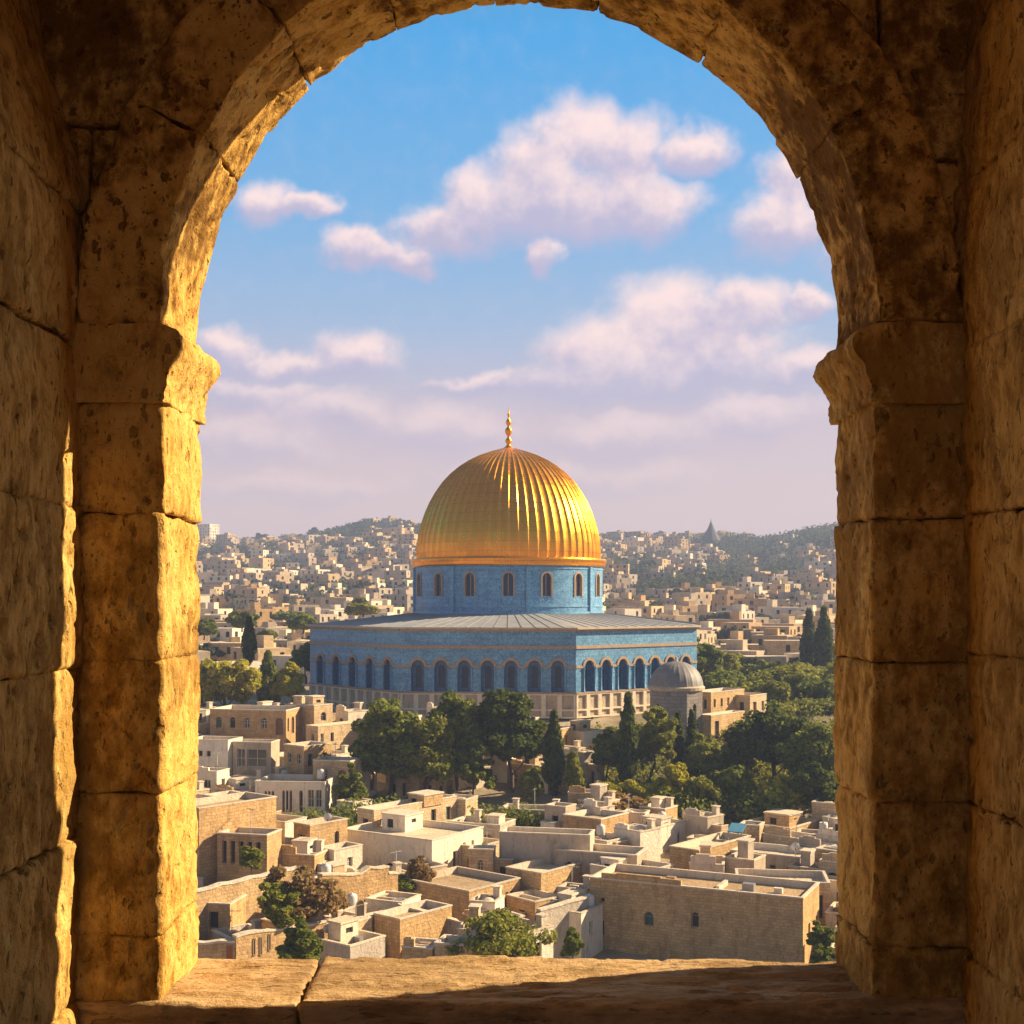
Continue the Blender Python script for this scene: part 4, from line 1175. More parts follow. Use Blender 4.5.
# ================================================================== trees
def leaves(clumps, per, size, seed, up=0.0, squash=1.0):
    rs = np.random.RandomState(seed)
    C = np.repeat(clumps, per, axis=0); N = len(C)
    d = rs.normal(size=(N, 3)); d /= np.linalg.norm(d, axis=1, keepdims=True)
    rad = C[:, 3:4] * (rs.rand(N, 1) ** .38)
    P = C[:, :3] + d * rad * np.array([1, 1, squash])
    nn = d + rs.normal(size=(N, 3)) * .7 + np.array([0, 0, .25]); nn /= np.linalg.norm(nn, axis=1, keepdims=True)
    ref = rs.normal(size=(N, 3)); ref[:, 2] += up * 4
    t = np.cross(nn, ref); t /= np.maximum(np.linalg.norm(t, axis=1, keepdims=True), 1e-6)
    b = np.cross(nn, t)
    s = size * (.55 + .9 * rs.rand(N, 1)); s2 = s * (1.0 + up * .9)
    V = np.stack([P - t * s * .5 , P - b * s2 * .62 + t * s * .1, P + t * s * .5, P + b * s2 * .62 + t * s * .1], 1).reshape(-1, 3)
    Q = np.arange(N * 4).reshape(-1, 4)
    return V, Q
def crown_mesh(kind, w, h, seed, size, per, nc, mat):
    rs = np.random.RandomState(seed)
    cl = []
    if kind == 'cypress':
        for i in range(nc):
            t = (i + .5) / nc
            r = w / 2 * (math.sin(min(1, t / .38) * math.pi / 2) if t < .38 else max(.03, 1 - ((t - .38) / .62) ** 1.7)) * (.84 + .3 * rs.rand())
            for q in range(2):
                a = rs.rand() * 6.28
                cl.append((r * .35 * math.cos(a), r * .35 * math.sin(a), h * (.03 + .96 * t) + rs.normal() * .1, max(.10 * w, r * .72)))
        V, Q = leaves(np.array(cl), per, size, seed, up=.8, squash=1.5)
    elif kind == 'hedge':
        for i in range(nc):
            cl.append(((rs.rand() - .5) * w, rs.normal() * h * .25, h * (.25 + .5 * rs.rand()), h * .38))
        V, Q = leaves(np.array(cl), per, size, seed)
    else:
        lobes = [(rs.uniform(-.22, .22) * w, rs.uniform(-.2, .2) * w, h * rs.uniform(.26, .62), rs.uniform(.26, .38)) for _ in range(7)] + [(0, 0, h * .68, .30)]
        for i in range(nc):
            lx, ly, lz, lr = lobes[rs.randint(len(lobes))]
            d = rs.normal(size=3); d /= np.linalg.norm(d)
            if d[2] < -.3: d[2] *= -.6
            k = rs.uniform(.35, 1.0)
            x, y, z = lx + d[0] * lr * w * k, ly + d[1] * lr * w * k, lz + d[2] * lr * h * k * 1.05
            z = max(h * .06, min(h * .97, z))
            cl.append((x, y, z, w * rs.uniform(.08, .15)))
        cl = np.array(cl)
        V, Q = leaves(cl, per, size, seed, squash=.8)
        mnx, mxx = np.percentile(V[:, 0], 1), np.percentile(V[:, 0], 99)
        V[:, 0] = (V[:, 0] - (mnx + mxx) / 2) * w / (mxx - mnx); mny, mxy = np.percentile(V[:, 1], 1), np.percentile(V[:, 1], 99)
        V[:, 1] = (V[:, 1] - (mny + mxy) / 2) * w / (mxy - mny)
        V[:, 2] *= h / np.percentile(V[:, 2], 99.5)
    return np_mesh('crown', V, Q, [MATS[mat]])
def trunk_mesh(h, r, seed, top=.7, limbs=5):
    rs = random.Random(seed); mb = MB()
    pts = [Vector((0, 0, 0))]
    for i in range(1, 5): pts.append(Vector((rs.uniform(-.05, .05) * h, rs.uniform(-.05, .05) * h, h * top * i / 4)))
    for i in range(4): mb.tube(pts[i], pts[i + 1], r * (1 - .2 * i), r * (.8 - .2 * i) + .01, 8)
    for k in range(limbs):
        s = pts[1 + k % 3]; a = rs.uniform(0, 6.28); l = h * rs.uniform(.2, .32)
        mb.tube(s, s + Vector((math.cos(a) * l * .7, math.sin(a) * l * .7, l * .75)), r * .4, r * .12, 6)
    return mb.mesh('trunk', [MATS['bark']])
def tree(px, d, top, wpx, kind, mat, label, base=None, clear=.10, group=None, dens=1.0, name=None, cat=None):
    x = atx(px, d); zb_ = ground(x, d) - .2 if base is None else atz(base, d)
    H = atz(top, d) - zb_; w = wpx * d / F
    seed = int(px * 7 + d)
    name = name or {'cypress': 'cypress_tree', 'broad': 'leafy_tree', 'bush': 'bush', 'hedge': 'hedge'}[kind]
    root = empty(name, (x, d, zb_)); tag(root, label, cat or {'cypress': 'cypress', 'broad': 'tree', 'bush': 'bush', 'hedge': 'hedge'}[kind], group)
    if kind == 'bush': clear = 0
    if kind in ('cypress', 'hedge'): clear = .02
    ch_ = H * (1 - clear)
    size = .27 * d / 130
    area = w * ch_
    if kind == 'cypress': nc = 26; per = int(110 * dens * max(.5, area / 20))
    elif kind == 'hedge': nc = max(10, int(w * 3)); per = int(90 * dens)
    else: nc = int(95 * max(.6, min(1.6, area / 50))); per = int(190 * dens)
    me = crown_mesh('broad' if kind == 'bush' else kind, w, ch_, seed, size, per, nc, mat)
    inst('crown' if kind != 'hedge' else 'foliage', me, root, (0, 0, H * clear))
    if kind != 'hedge': inst('trunk' if kind != 'bush' else 'stem', trunk_mesh(H, max(.08, w * .035) if kind != 'bush' else .06, seed, .75 if kind != 'bush' else .5), root)
    OCC.append((x, d, w * .32))
    return root
tree(388, 156, 703, 62, 'broad', 'leaf_dark', 'leftmost dark green tree of the big group before the blue shrine')
tree(428, 155, 719, 62, 'broad', 'leaf_olive', 'olive green rounded tree second from left in the group before the shrine')
tree(458, 158, 697, 52, 'broad', 'leaf_dark', 'tree with tall rounded crown left of the dark upright tree')
tree(512, 157, 694, 60, 'broad', 'leaf_cypress', 'very dark upright tree with pale bare trunk before the shrine')
tree(476, 153, 742, 34, 'broad', 'leaf_dark', 'short dark tree filling the gap under the taller tree group')
tree(554, 156, 712, 24, 'cypress', 'leaf_cypress', 'single dark cypress just right of the dark upright tree')
tree(628, 157, 693, 25, 'cypress', 'leaf_cypress', 'tallest dark cypress in the garden below the shrine right face')
tree(609, 160, 728, 30, 'broad', 'leaf_dark', 'small dark round tree left of the tallest garden cypress')
tree(652, 160, 710, 44, 'broad', 'leaf_olive', 'broad olive tree directly right of the tallest garden cypress')
tree(678, 163, 714, 15, 'cypress', 'leaf_cypress', 'left one of two slim cypresses below the domed chapel')
tree(692, 162, 711, 17, 'cypress', 'leaf_cypress', 'right one of two slim cypresses below the domed chapel')
tree(700, 157, 735, 30, 'broad', 'leaf_olive', 'loose olive green tree below the two slim cypresses')
tree(732, 164, 742, 48, 'bush', 'leaf_olive', 'wide reddish green thicket below the chapel wing')
tree(772, 160, 712, 78, 'broad', 'leaf_cypress', 'great dark round tree in the right of the garden')
tree(815, 152, 726, 64, 'broad', 'leaf_dark', 'dark tree beside the right pier next to the great round tree')
tree(818, 146, 765, 50, 'broad', 'leaf_cypress', 'low black green tree at the right pier above the rooftops')
tree(672, 150, 765, 42, 'bush', 'leaf_bright', 'bright yellow green round shrub in the garden middle')
tree(640, 149, 781, 36, 'bush', 'leaf_bright', 'yellow green shrub left of the brightest round shrub')
tree(606, 148, 784, 26, 'bush', 'leaf_bright', 'small yellow shrub at the left end of the garden')
tree(700, 148, 778, 40, 'bush', 'leaf_olive', 'olive shrub right of the brightest round shrub')
tree(736, 150, 768, 44, 'bush', 'leaf_dark', 'dark bush in front of the great round tree')
tree(782, 148, 778, 50, 'bush', 'leaf_bright', 'bright shrub topped with yellow in front of great dark tree')
tree(760, 146, 790, 70, 'hedge', 'leaf_dark', 'long dark hedge along the garden foot at right')
tree(690, 146, 793, 70, 'hedge', 'leaf_dark', 'dark hedge along the garden foot below bright round shrub')
tree(628, 145, 795, 60, 'bush', 'leaf_dry', 'dry orange brown reeds at the left foot of garden')
tree(322, 141, 806, 72, 'hedge', 'leaf_dark', 'low clipped dark hedge under the long pale house')
tree(373, 143, 799, 64, 'hedge', 'leaf_dark', 'clipped dark hedge below the leftmost big tree')
tree(500, 140, 804, 46, 'hedge', 'leaf_dark', 'dark hedge block at centre below the upright dark tree')
tree(540, 141, 810, 34, 'hedge', 'leaf_dark', 'low dark hedge right of the central hedge block')
tree(574, 151, 752, 18, 'bush', 'leaf_olive', 'small olive bush at the foot of the single cypress')
tree(530, 151, 768, 22, 'bush', 'leaf_olive', 'small green bush between upright dark tree and single cypress')
tree(352, 148, 764, 28, 'bush', 'leaf_dark', 'dark bush in the courtyard left of the big trees')
# left group and behind
tree(249, 205, 618, 14, 'cypress', 'leaf_cypress', 'tall thin cypress behind the olive trees at left', base=665)
tree(268, 196, 653, 24, 'cypress', 'leaf_dark', 'stout pointed cypress among the olive trees at left')
tree(226, 192, 662, 62, 'broad', 'leaf_bright', 'broad sunlit olive tree at the left near the jamb')
tree(203, 196, 676, 30, 'broad', 'leaf_olive', 'small olive tree partly hidden by the left jamb')
tree(290, 194, 664, 30, 'broad', 'leaf_bright', 'sunlit yellow green tree right of the stout pointed cypress')
tree(306, 228, 644, 26, 'broad', 'leaf_dark', 'dark tree touching the left corner of the blue shrine', base=684)
tree(204, 285, 620, 22, 'broad', 'leaf_dark', 'dark tree near the left jamb behind pale houses', base=640)
tree(242, 300, 612, 24, 'broad', 'leaf_dark', 'dark crown just behind the tall thin cypress', base=632)
tree(303, 310, 616, 26, 'broad', 'leaf_dark', 'round dark green tree above the left corner of shrine', base=634)
tree(267, 320, 630, 16, 'broad', 'leaf_dark', 'little dark round tree between pale houses at left', base=642)
tree(363, 350, 604, 28, 'broad', 'leaf_olive', 'olive tree standing above the shrine roof at left', base=617)
tree(360, 390, 598, 12, 'broad', 'leaf_dark', 'small dark tree top behind the olive tree above the roof', base=610)
tree(293, 400, 612, 34, 'broad', 'leaf_dark', 'wide dark tree low on the hillside left of shrine', base=622)
# garden slope right
rg = random.Random(4)
spots = [(702, 238, 640, 34), (716, 250, 652, 46), (742, 262, 656, 50), (768, 258, 662, 54), (796, 252, 664, 54), (820, 244, 668, 54), (730, 226, 672, 40), (770, 224, 684, 52), (808, 218, 690, 56), (836, 226, 684, 50), (840, 205, 706, 50), (792, 200, 712, 40), (860, 240, 680, 60), (886, 225, 690, 60), (752, 214, 690, 40), (722, 212, 674, 46), (762, 206, 682, 52), (786, 215, 668, 58), (826, 207, 678, 62), (737, 201, 690, 42), (848, 217, 664, 60), (812, 199, 700, 52), (776, 197, 704, 46)]
ordn = ['first', 'second', 'third', 'fourth', 'fifth', 'sixth', 'seventh', 'eighth', 'ninth', 'tenth', 'eleventh', 'twelfth', 'thirteenth', 'fourteenth', 'fifteenth', 'sixteenth', 'seventeenth', 'eighteenth', 'nineteenth', 'twentieth', 'twenty first', 'twenty second', 'twenty third', 'twenty fourth']
srt = sorted(range(len(spots)), key=lambda i: spots[i][0])
for rank, i in enumerate(srt):
    px, d, top, w = spots[i]
    tree(px, d, top, w, 'broad', 'leaf_olive' if i % 3 else 'leaf_dark', '%s tree from the left in the green wood right of the shrine' % ordn[rank], group='trees in the wood right of the shrine', clear=.12, dens=.8)
tree(809, 262, 611, 18, 'cypress', 'leaf_cypress', 'left dark cypress of the tall pair near the right pier', base=676)
tree(824, 256, 608, 19, 'cypress', 'leaf_cypress', 'right dark cypress of the tall pair near the right pier', base=680)
# foreground
tree(502, 101, 912, 88, 'bush', 'leaf_olive', 'large round green bush just beyond the centre of the sill', base=978)
tree(573, 104, 930, 20, 'bush', 'leaf_dark', 'small dark green bush against left end of large brown house', base=968)
tree(292, 103, 868, 52, 'bush', 'leaf_dry', 'dry reddish brown thorny bush above the sloping garden wall', base=935)
tree(322, 104, 880, 44, 'bush', 'leaf_dry', 'pale brown scrub right of the thorny bush', base=930)
tree(280, 101, 885, 34, 'bush', 'leaf_olive', 'green shrub mixed into the dry thorny bush at left', base=935)
tree(300, 94, 918, 36, 'bush', 'leaf_dark', 'dark green shrub in front of the sloping garden wall', base=975)
tree(252, 114, 848, 20, 'bush', 'leaf_olive', 'green shrub under the narrow openings of tan portico', base=873)
tree(822, 98, 922, 26, 'bush', 'leaf_dark', 'leafy dark bush at the lower right beside the pier', base=975)
tree(421, 119, 858, 24, 'bush', 'leaf_dry', 'reddish creeper bush against the long white house', base=888)
tree(408, 118, 878, 30, 'bush', 'leaf_dark', 'dark green bush at foot of the long white house', base=896)

# ================================================================== houses filling the slope
rnd = random.Random(2024)
def clear_of(x, y, r):
    return all((x - a) ** 2 + (y - b) ** 2 > (r + c) ** 2 for a, b, c in OCC)
def garden(px, y): return (px > 585 and 143 < y < 196)
def treebase(px, y): return 340 < px < 600 and 146 < y < 158
tries = 0; nfill = 0
for (ya, yb_, cnt, smin, smax) in ((96, 125, 300, 3.2, 6), (125, 150, 500, 3, 5.2), (150, 186, 700, 3.2, 6), (100, 186, 2600, 2.2, 3.8)):
    for _ in range(cnt):
        y = rnd.uniform(ya, yb_); px = rnd.uniform(120, 910); x = atx(px, y)
        if garden(px, y) or treebase(px, y) or y < 100 or (y < 110 and 525 < px < 850): continue
        if 131 < y < 147 and (270 < px < 345 or 475 < px < 560): continue
        w = rnd.uniform(smin, smax); d = rnd.uniform(smin * .8, smax * .8)
        if not clear_of(x, y, max(w, d) * .36): continue
        if math.hypot(x - SC[0], y - SC[1]) < 42: continue
        h = rnd.uniform(2.4, 4.2) if y < 160 else rnd.choice([2.2, 2.8, 3.4, 3.8])
        rz = -R(rnd.choice([12, 20, 28, 36, 42, 48]) + rnd.uniform(-5, 5))
        tone = rnd.choice(['white', 'cream', 'white', 'sand', 'white', 'white', 'grey', 'cream', 'cream'])
        ex = []
        if rnd.random() < .4: q = w * .2; ex.append(('room', -q, q * rnd.uniform(.3, 1), -d * .2, d * .3, rnd.uniform(1.4, 2.2), rnd.choice(['white', 'cream', 'grey'])))
        if rnd.random() < .12 and not ex: ex.append(('dome', 0, 0, min(w, d) * .32))
        if rnd.random() < .3: ex.append(('chimney', w * .3, d * .3))
        if rnd.random() < .35: ex.append(('divide', -w / 2 + .3, w / 2 - .3, -.1, .12))
        if rnd.random() < .45: ex.append(('annex', 'front', -w * rnd.uniform(.2, .48), w * rnd.uniform(.0, .3), rnd.uniform(1.2, 2.2), h + 1.5 - rnd.uniform(.7, 1.6)))
        if rnd.random() < .45: ex.append(('annex', 'right', -d * rnd.uniform(.2, .48), d * rnd.uniform(.1, .4), rnd.uniform(1.2, 2.4), h + 1.5 - rnd.uniform(.6, 1.8)))
        if rnd.random() < .4: ex.append(('raise', -w * .45, w * rnd.uniform(-.1, .3), rnd.uniform(.4, .9)))
        for _q in range(rnd.choice([1, 2, 3, 4, 5])): ex.append(('box', w * rnd.uniform(-.35, .35), d * rnd.uniform(-.35, .35), rnd.uniform(.2, .45)))
        if nfill > 200: break
        zg = ground(x, y)
        house(x, y, zg - 1.5, w, d, h + 1.5, rz, tone, None, None, roofm=rnd.choice(['roof_pale', 'roof_pale', 'roof_ochre']), extras=ex, rnd=rnd)
        nfill += 1

for _ in range(260):      # the same quarter carries on to both sides of the view
    y = rnd.uniform(84, 190); px = rnd.choice([rnd.uniform(-120, 130), rnd.uniform(900, 1180)]); x = atx(px, y)
    w = rnd.uniform(5, 9); d = rnd.uniform(5, 8)
    if not clear_of(x, y, max(w, d) * .45): continue
    if px > 600 and y > 143: continue
    h = rnd.uniform(3, 5)
    house(x, y, ground(x, y) - 1.5, w, d, h + 1.5, -R(rnd.uniform(12, 48)), rnd.choice(['white', 'cream', 'sand']), None, None, rnd=rnd)
    nfill += 1
    if nfill > 250: break

# small things on the roofs
def place_on_roof(i, fx, fy):
    root, px, d, tone, a, k, (w, dd_, h, zr) = HOUSES[i]
    rz = root.rotation_euler.z; lx, ly = w * fx, dd_ * fy
    return (root.location.x + lx * math.cos(rz) - ly * math.sin(rz), root.location.y + lx * math.sin(rz) + ly * math.cos(rz), root.location.z + zr)
tk = MB()
tk.lathe([(.02, .45), (.42, .45), (.46, .5), (.46, 1.35), (.38, 1.48), (.12, 1.55), (.1, 1.62)], 14)
tkm = tk.mesh('tank', [MATS['tank_white']])
st_ = MB()
for a in (-.3, .3):
    for b in (-.3, .3): st_.box(a - .035, a + .035, b - .035, b + .035, 0, .45)
st_.box(-.36, .36, -.36, .36, .38, .45); stm = st_.mesh('stand', [MATS['metal_grey']])
ds = MB()
V_ = []
for i in range(5):
    r = .42 * i / 4
    for k in range(14): a = 2 * math.pi * k / 14; V_.append((r * math.cos(a), -.0 + .35 * r * r / .42 - .0, r * math.sin(a)))
ds.raw(V_, [(i * 14 + k, i * 14 + (k + 1) % 14, (i + 1) * 14 + (k + 1) % 14, (i + 1) * 14 + k) for i in range(4) for k in range(14)], 0, True)
dsm = ds.mesh('dish', [MATS['tank_white']])
dp = MB(); dp.tube((0, .05, -.9), (0, .05, 0), .04, .04, 6); dp.tube((0, 0, 0), (0, -.35, .1), .02, .02, 5); dpm = dp.mesh('mast', [MATS['metal_grey']])
TANKS = []; DISH = []
idx = [i for i in range(len(HOUSES)) if 190 < HOUSES[i][1] < 850 and HOUSES[i][2] < 165]
rnd.shuffle(idx)
for i in idx[:9]:
    p = place_on_roof(i, rnd.choice([-.32, .32]), rnd.uniform(.15, .3))
    r_ = empty('water_tank', p, rnd.uniform(0, 6)); inst('tank', tkm, r_); inst('stand', stm, r_)
    TANKS.append((PX(p[0], p[1]), r_, p[1]))
for i in idx[9:15]:
    p = place_on_roof(i, rnd.choice([-.3, .3]), rnd.uniform(-.3, .2))
    r_ = empty('satellite_dish', p, rnd.uniform(-.3, 1.2)); inst('dish', dsm, r_, (0, 0, .95)); inst('mast', dpm, r_, (0, 0, .9))
    DISH.append((PX(p[0], p[1]), r_, p[1]))
def ordinal_label(items, text, cat, group):
    items = sorted(items, key=lambda t: t[0]); n_ = len(items)
    for k, it in enumerate(items):
        if n_ == 1: lab = text.replace('{}', 'the only'); 
        if n_ - 1 - k < k: pos = ('rightmost' if k == n_ - 1 else ordn[min(19, n_ - 1 - k)] + ' from right') 
        else: pos = 'leftmost' if k == 0 else ordn[min(19, k)] + ' from left'
        if n_ == 1: pos = 'single'
        tag(it[1], (pos + ' ' + text) if n_ == 1 else (pos + ' of ' + text), cat, group)
def side_split(items, fn):
    b = {}
    for it in items: b.setdefault(fn(it), []).append(it)
    return b
ANT = []
am_ = MB(); am_.tube((0, 0, 0), (0, 0, 2.6), .035, .025, 6); amm = am_.mesh('mast', [MATS['metal_grey']])
ae_ = MB(); ae_.tube((-.7, 0, 2.45), (.7, 0, 2.45), .02, .02, 5)
for q_ in range(6): ae_.tube((-.6 + .24 * q_, -.3 + .02 * q_, 2.45), (-.6 + .24 * q_, .3 - .02 * q_, 2.45), .012, .012, 4)
aem = ae_.mesh('aerial', [MATS['metal_grey']])
for i in idx[15:33]:
    p = place_on_roof(i, rnd.uniform(-.3, .3), rnd.choice([-.3, .3]))
    r_ = empty('roof_antenna', p, rnd.uniform(0, 3)); inst('mast', amm, r_); inst('aerial', aem, r_)
    ANT.append((PX(p[0], p[1]), r_, p[1]))
for key, its in side_split(ANT, lambda t: ('front rows' if t[2] < 128 else 'back rows')).items():
    ordinal_label(its, 'thin metal antennas on roofs in the %s' % key, 'antenna', 'antennas on the roofs')
for key, its in side_split(TANKS, lambda t: ('front rows' if t[2] < 122 else 'middle rows' if t[2] < 142 else 'back rows')).items():
    ordinal_label(its, 'white water tanks on flat roofs in the %s' % key, 'water tank', 'white water tanks on the roofs')
for key, its in side_split(DISH, lambda t: ('front rows' if t[2] < 128 else 'back rows')).items():
    ordinal_label(its, 'small satellite dishes on roofs in the %s' % key, 'satellite dish', 'satellite dishes on the roofs')

# ================================================================== beyond the shrine: mid and far town on the hill
def far_house(mb, cx, cy, zb, w, d, h, rz, ms, rnd, lite=False):
    """ms: material index of the wall; 4 roof, 5 dark"""
    c, s = math.cos(rz), math.sin(rz)
    def T(x, y): return (cx + x * c - y * s, cy + x * s + y * c)
    cs = [T(-w / 2, -d / 2), T(w / 2, -d / 2), T(w / 2, d / 2), T(-w / 2, d / 2)]
    for i, L in ((0, w), (1, d), (3, d)):
        A = cs[i]; B = cs[(i + 1) % 4]
        ops = []
        st = max(1, int((h - 2) / 3.0))
        nb = max(1, int(L / (3.0 if not lite else 4.2)))
        for f in range(st):
            top = h - .9 - 3.0 * f
            for k in range(nb):
                if rnd.random() < .2: continue
                uc = (k + .5) * L / nb; ww = rnd.uniform(.9, 1.5) * (1.15 if lite else 1)
                ops.append((uc - ww / 2, uc + ww / 2, top - 1.6, top, False))
        facade(mb, (*A, zb), (B[0] - A[0], B[1] - A[1], 0), L, h, ops, .3, ms, ms, 5)
    mb.face([(*cs[2], zb), (*cs[3], zb), (*cs[3], zb + h), (*cs[2], zb + h)], ms)
    mb.face([(*p, zb + h - .02) for p in cs], 4)
    if rnd.random() < .6:
        q = min(w, d) * .25; ox, oy = rnd.uniform(-.2, .2) * w, rnd.uniform(-.1, .2) * d
        mb.box(ox - q, ox + q * .6, oy - q * .6, oy + q * .6, zb + h - .02, zb + h + rnd.uniform(1.5, 2.8), ms, rz, (cx, cy))
FM = [MATS['house_white'], MATS['house_cream'], MATS['house_sand'], MATS['house_grey'], MATS['roof_pale'], MATS['dark_inside']]
tones = ['white', 'cream', 'sand', 'grey']
cand = []
rf_ = random.Random(77)
OCC2 = [o for o in OCC]
def clear2(x, y, r, lst): return all(abs(x - a) > (r + c) or abs(y - b) > (r + c) * .9 for a, b, c in lst)
def woods(px, y):
    if y > 1000 and 722 < px < 850 and y < 1330: return True
    if 620 < px < 740 and 650 < y < 820: return True
    if 300 < px < 400 and 1180 < y < 1330: return True
    if 225 < px < 300 and 900 < y < 1010: return True
    if 700 < px < 800 and 760 < y < 960: return True
    if 690 < px and 255 > y: return True
    return False
pl_ = []
for (ya, yb_, n_, s0, s1, h0, h1) in ((262, 430, 1400, 8, 15, 4, 8), (430, 700, 1700, 9, 16, 5, 10), (700, 1050, 2600, 10, 18, 5, 12), (1050, 1440, 3200, 11, 20, 6, 13)):
    loc = []
    for _ in range(n_):
        y = rf_.uniform(ya, yb_); px = rf_.uniform(90, 940); x = atx(px, y)
        if woods(px, y) and rf_.random() < .97: continue
        if y > 1100 and abs(x - (711 - 512) * 1180 / F) < 22 and y < 1200: continue
        if y < 440 and 330 < px < 690 and y < 330: continue
        w = rf_.uniform(s0, s1); d = rf_.uniform(s0 * .7, s1 * .7)
        if not clear2(x, y, max(w, d) * (.5 if y < 600 else .56), loc): continue
        loc.append((x, y, max(w, d) * .5))
        h = rf_.uniform(h0, h1)
        pl_.append((x, y, w, d, h))
specials = [(208, 1290, 17, 14, 26, 'white', 'tall pale tower block on the skyline at far left'), (226, 1270, 15, 12, 15, 'cream', 'lower block beside the tall pale tower at far left')]
for px, y, w, d, h, tone, lab in specials:
    x = atx(px, y); mb = MB(); far_house(mb, 0, 0, 0, w, d, h + 4, 0, tones.index(tone), rf_)
    o = mb.build('apartment_block', FM, None, loc=(x, y, ground(x, y) - 4), rz=-.5); tag(o, lab, 'apartment block')
def vis_size(t):
    x, y, w, d, h = t
    px = PX(x, y)
    if px < 190 or px > 850: return 0
    return w * h / y / y
pl_.sort(key=lambda t: -vis_size(t))
n_near = len(HOUSES)
n_ind = max(120, 296 - n_near)
fars = []
stuff = MB()
for i, (x, y, w, d, h) in enumerate(pl_):
    rz = -R(rf_.uniform(5, 70)); ms = rf_.choice([0, 1, 1, 2, 3, 3, 3] if y > 500 else [0, 0, 1, 1, 2, 3]); zg = ground(x, y)
    if i < n_ind:
        mb = MB(); far_house(mb, 0, 0, 0, w, d, h + 3, 0, ms, rf_, lite=y > 450)
        o = mb.build('hillside_house', FM, None, loc=(x, y, zg - 3), rz=rz)
        fars.append((PX(x, y), o, y, tones[ms]))
    else:
        far_house(stuff, x, y, zg - 3, w, d, h + 3, rz, ms, rf_, lite=True)
tag(stuff.build('distant_town', FM), 'mass of tiny pale houses covering the far hillside', 'houses', kind='stuff')
def fband(y): return 'low behind the shrine' if y < 330 else 'at the hill foot' if y < 430 else 'on the lower hillside' if y < 560 else 'halfway up the hillside'
for key, its in side_split(fars, lambda t: (fband(t[2]), 'left' if t[0] < 500 else 'right', t[3])).items():
    if True: ordinal_label(its, '%s houses %s, %s of gold dome' % (key[2], key[0], key[1]), 'house', 'pale houses on the hill behind the shrine')
# labels for the near houses that have none
def nband(y): return 'front rows' if y < 122 else 'middle rows' if y < 142 else 'upper rows' if y < 165 else 'rows nearest the shrine'
rest = [(h_[1], h_[0], h_[2], h_[3]) for h_ in HOUSES if not h_[5]]
for key, its in side_split(rest, lambda t: (nband(t[2]), 'left' if t[0] < 400 else 'centre' if t[0] < 620 else 'right', t[3])).items():
    ordinal_label(its, 'small %s houses at %s, %s' % (key[2], key[1], key[0]), 'house', g0)
# church with pointed spire on the skyline
d_ = 1180; x_ = atx(711, d_); zg = ground(x_, d_) - 2

sp_ = empty('spired_church', (x_, d_, zg)); tag(sp_, 'grey conical spired church standing up on the right skyline', 'church')
q = d_ / F; ztop = atz(520, d_) - zg
mb = MB(); mb.lathe([(9.5 * q, 0), (9.5 * q, ztop - 24 * q)], 8, sm=False, a0=.2); mb.build('tower', MATS['house_sand'], sp_)
mb = MB(); mb.lathe([(12 * q, ztop - 24 * q), (10.0 * q, ztop - 20 * q), (6.6 * q, ztop - 14 * q), (3.4 * q, ztop - 8.5 * q), (1.3 * q, ztop - 3.5 * q), (.4 * q, ztop - 1.5 * q), (.12 * q, ztop + 2 * q)], 12, sm=False); mb.build('spire', MATS['spire_dark'], sp_)
# far trees: individuals on the hill, copies of four
protos = []
for k in range(4):
    me = crown_mesh('broad', 10, 7.5, 900 + k, 1.1, 26, 46, 'leaf_far'); tm = trunk_mesh(7, .3, k)
    protos.append((me, tm))
FT = []
rt = random.Random(9)
def ftree(px, y, sc):
    x = atx(px, y); me, tm = protos[rt.randrange(4)]
    r_ = empty('hillside_tree', (x, y, ground(x, y) - .3), rt.uniform(0, 6)); r_.scale = (sc, sc, sc * rt.uniform(.85, 1.25))
    inst('crown', me, r_, (0, 0, 1.0)); inst('trunk', tm, r_)
    FT.append((px, r_, y))
for _ in range(70): ftree(rt.uniform(190, 850), rt.uniform(1300, 1440), rt.uniform(.8, 1.6))
for _ in range(60): ftree(rt.uniform(190, 850), rt.uniform(430, 900), rt.uniform(.7, 1.2))
for _ in range(30): ftree(rt.choice([rt.uniform(190, 320), rt.uniform(690, 850)]), rt.uniform(280, 430), rt.uniform(.5, .9))
for key, its in side_split(FT, lambda t: ('along the skyline' if t[2] > 1200 else 'among houses low on the hill' if t[2] < 430 else 'among houses halfway up', 'left' if t[0] < 360 else 'left centre' if t[0] < 512 else 'right centre' if t[0] < 690 else 'right')).items():
    ordinal_label(its, 'dark trees %s, %s part' % (key[0], key[1]), 'tree', 'dark trees on the far hill')
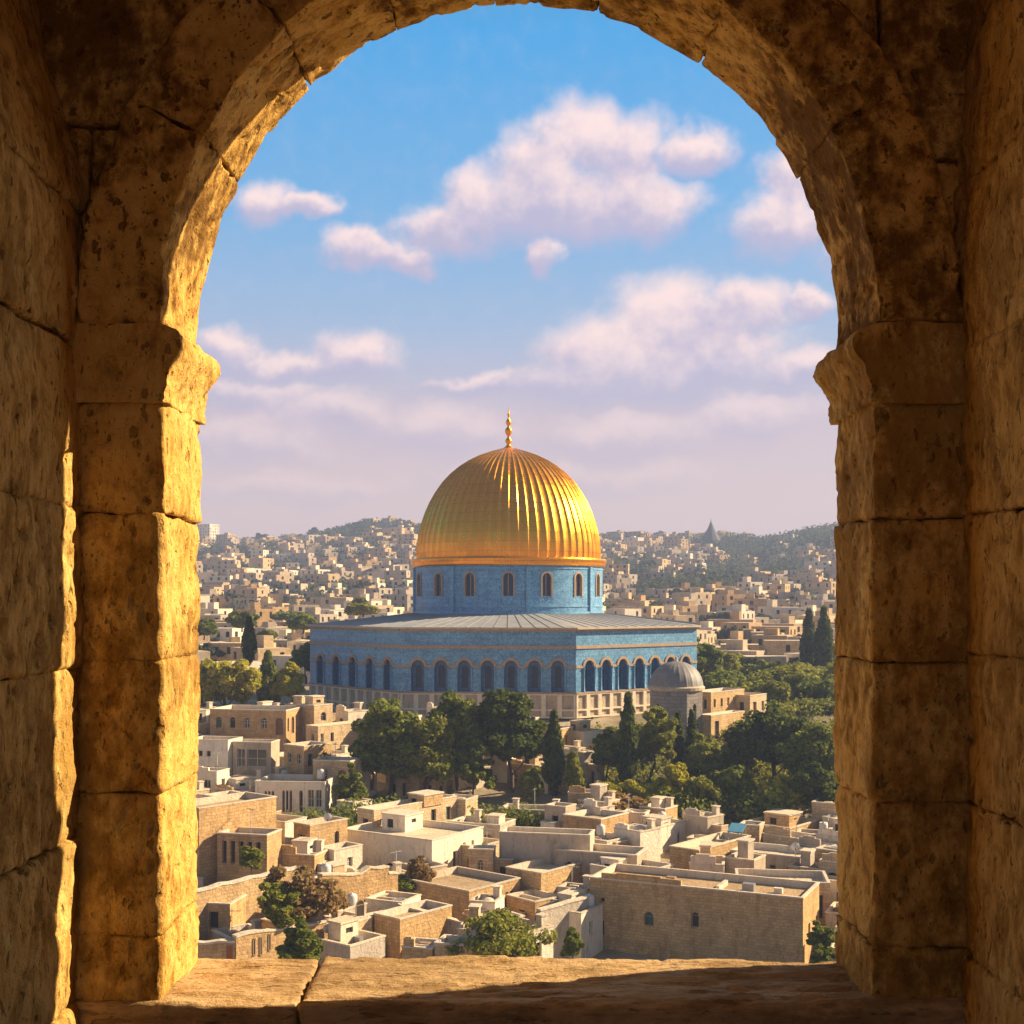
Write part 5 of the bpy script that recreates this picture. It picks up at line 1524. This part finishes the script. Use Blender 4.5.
# woodland masses
cl = []
rs = np.random.RandomState(5)
def patch(px0, px1, y0, y1, n_, r0, r1):
    for _ in range(n_):
        y = rs.uniform(y0, y1); x = atx(rs.uniform(px0, px1), y); r = rs.uniform(r0, r1)
        cl.append((x, y, ground(x, y) + r * .55, r))
patch(722, 870, 1000, 1330, 520, 6, 11); patch(640, 730, 640, 800, 260, 4, 8); patch(700, 800, 760, 950, 300, 5, 9)
patch(600, 650, 800, 1000, 140, 5, 8); patch(195, 300, 1050, 1200, 160, 5, 9); patch(320, 420, 1150, 1380, 260, 5, 10); patch(240, 400, 600, 680, 160, 3, 6)
patch(100, 930, 1290, 1440, 900, 5, 9); patch(100, 930, 900, 1290, 1300, 4.5, 9); patch(100, 930, 520, 900, 1200, 3, 6.5); patch(100, 330, 265, 500, 90, 1.8, 3.6); patch(690, 930, 270, 500, 120, 1.8, 3.6)
V, Q = leaves(np.array(cl), 42, 1.9, 3, squash=.85)
tag(inst('hillside_woods', np_mesh('hillside_woods', V, Q, [MATS['leaf_far']])), 'dark scrub and woods spread over the far hillside', 'woods', kind='stuff')
# garden undergrowth
cl = []
def gpatch(px0, px1, y0, y1, n_, r0, r1):
    for _ in range(n_):
        y = rs.uniform(y0, y1); x = atx(rs.uniform(px0, px1), y); r = rs.uniform(r0, r1)
        cl.append((x, y, ground(x, y) + r * .3, r))
gpatch(592, 900, 144, 186, 700, .7, 1.9); gpatch(900, 1150, 144, 240, 500, 1.5, 3.5); gpatch(700, 920, 190, 240, 200, 1.6, 3.0); gpatch(695, 920, 225, 275, 190, 2.6, 4.4); gpatch(190, 310, 186, 204, 60, .8, 1.4)
V, Q = leaves(np.array(cl), 60, .34, 4, squash=.8)
tag(inst('garden_undergrowth', np_mesh('garden_undergrowth', V, Q, [MATS['leaf_olive']])), 'tangled olive green undergrowth in the garden right of the trees', 'undergrowth', kind='stuff')

# ================================================================== haze
hz, nt, bs = newmat('haze'); nt.n.remove(bs)
pv = nt.new('ShaderNodeVolumePrincipled')
pv.inputs['Color'].default_value = (.44, .56, .88, 1)
pv.inputs['Density'].default_value = .00040
pv.inputs['Anisotropy'].default_value = 0.1
nt.l.new(pv.outputs[0], nt.n['Material Output'].inputs['Volume'])
mb = MB(); mb.box(-1900, 1900, -20, 1850, -75, 96)
tag(mb.build('haze', hz), 'thin pale haze softening the far hillside', 'haze', kind='stuff')
print('near houses', len(HOUSES), 'far', len(fars), 'stuff', len(pl_) - len(fars))
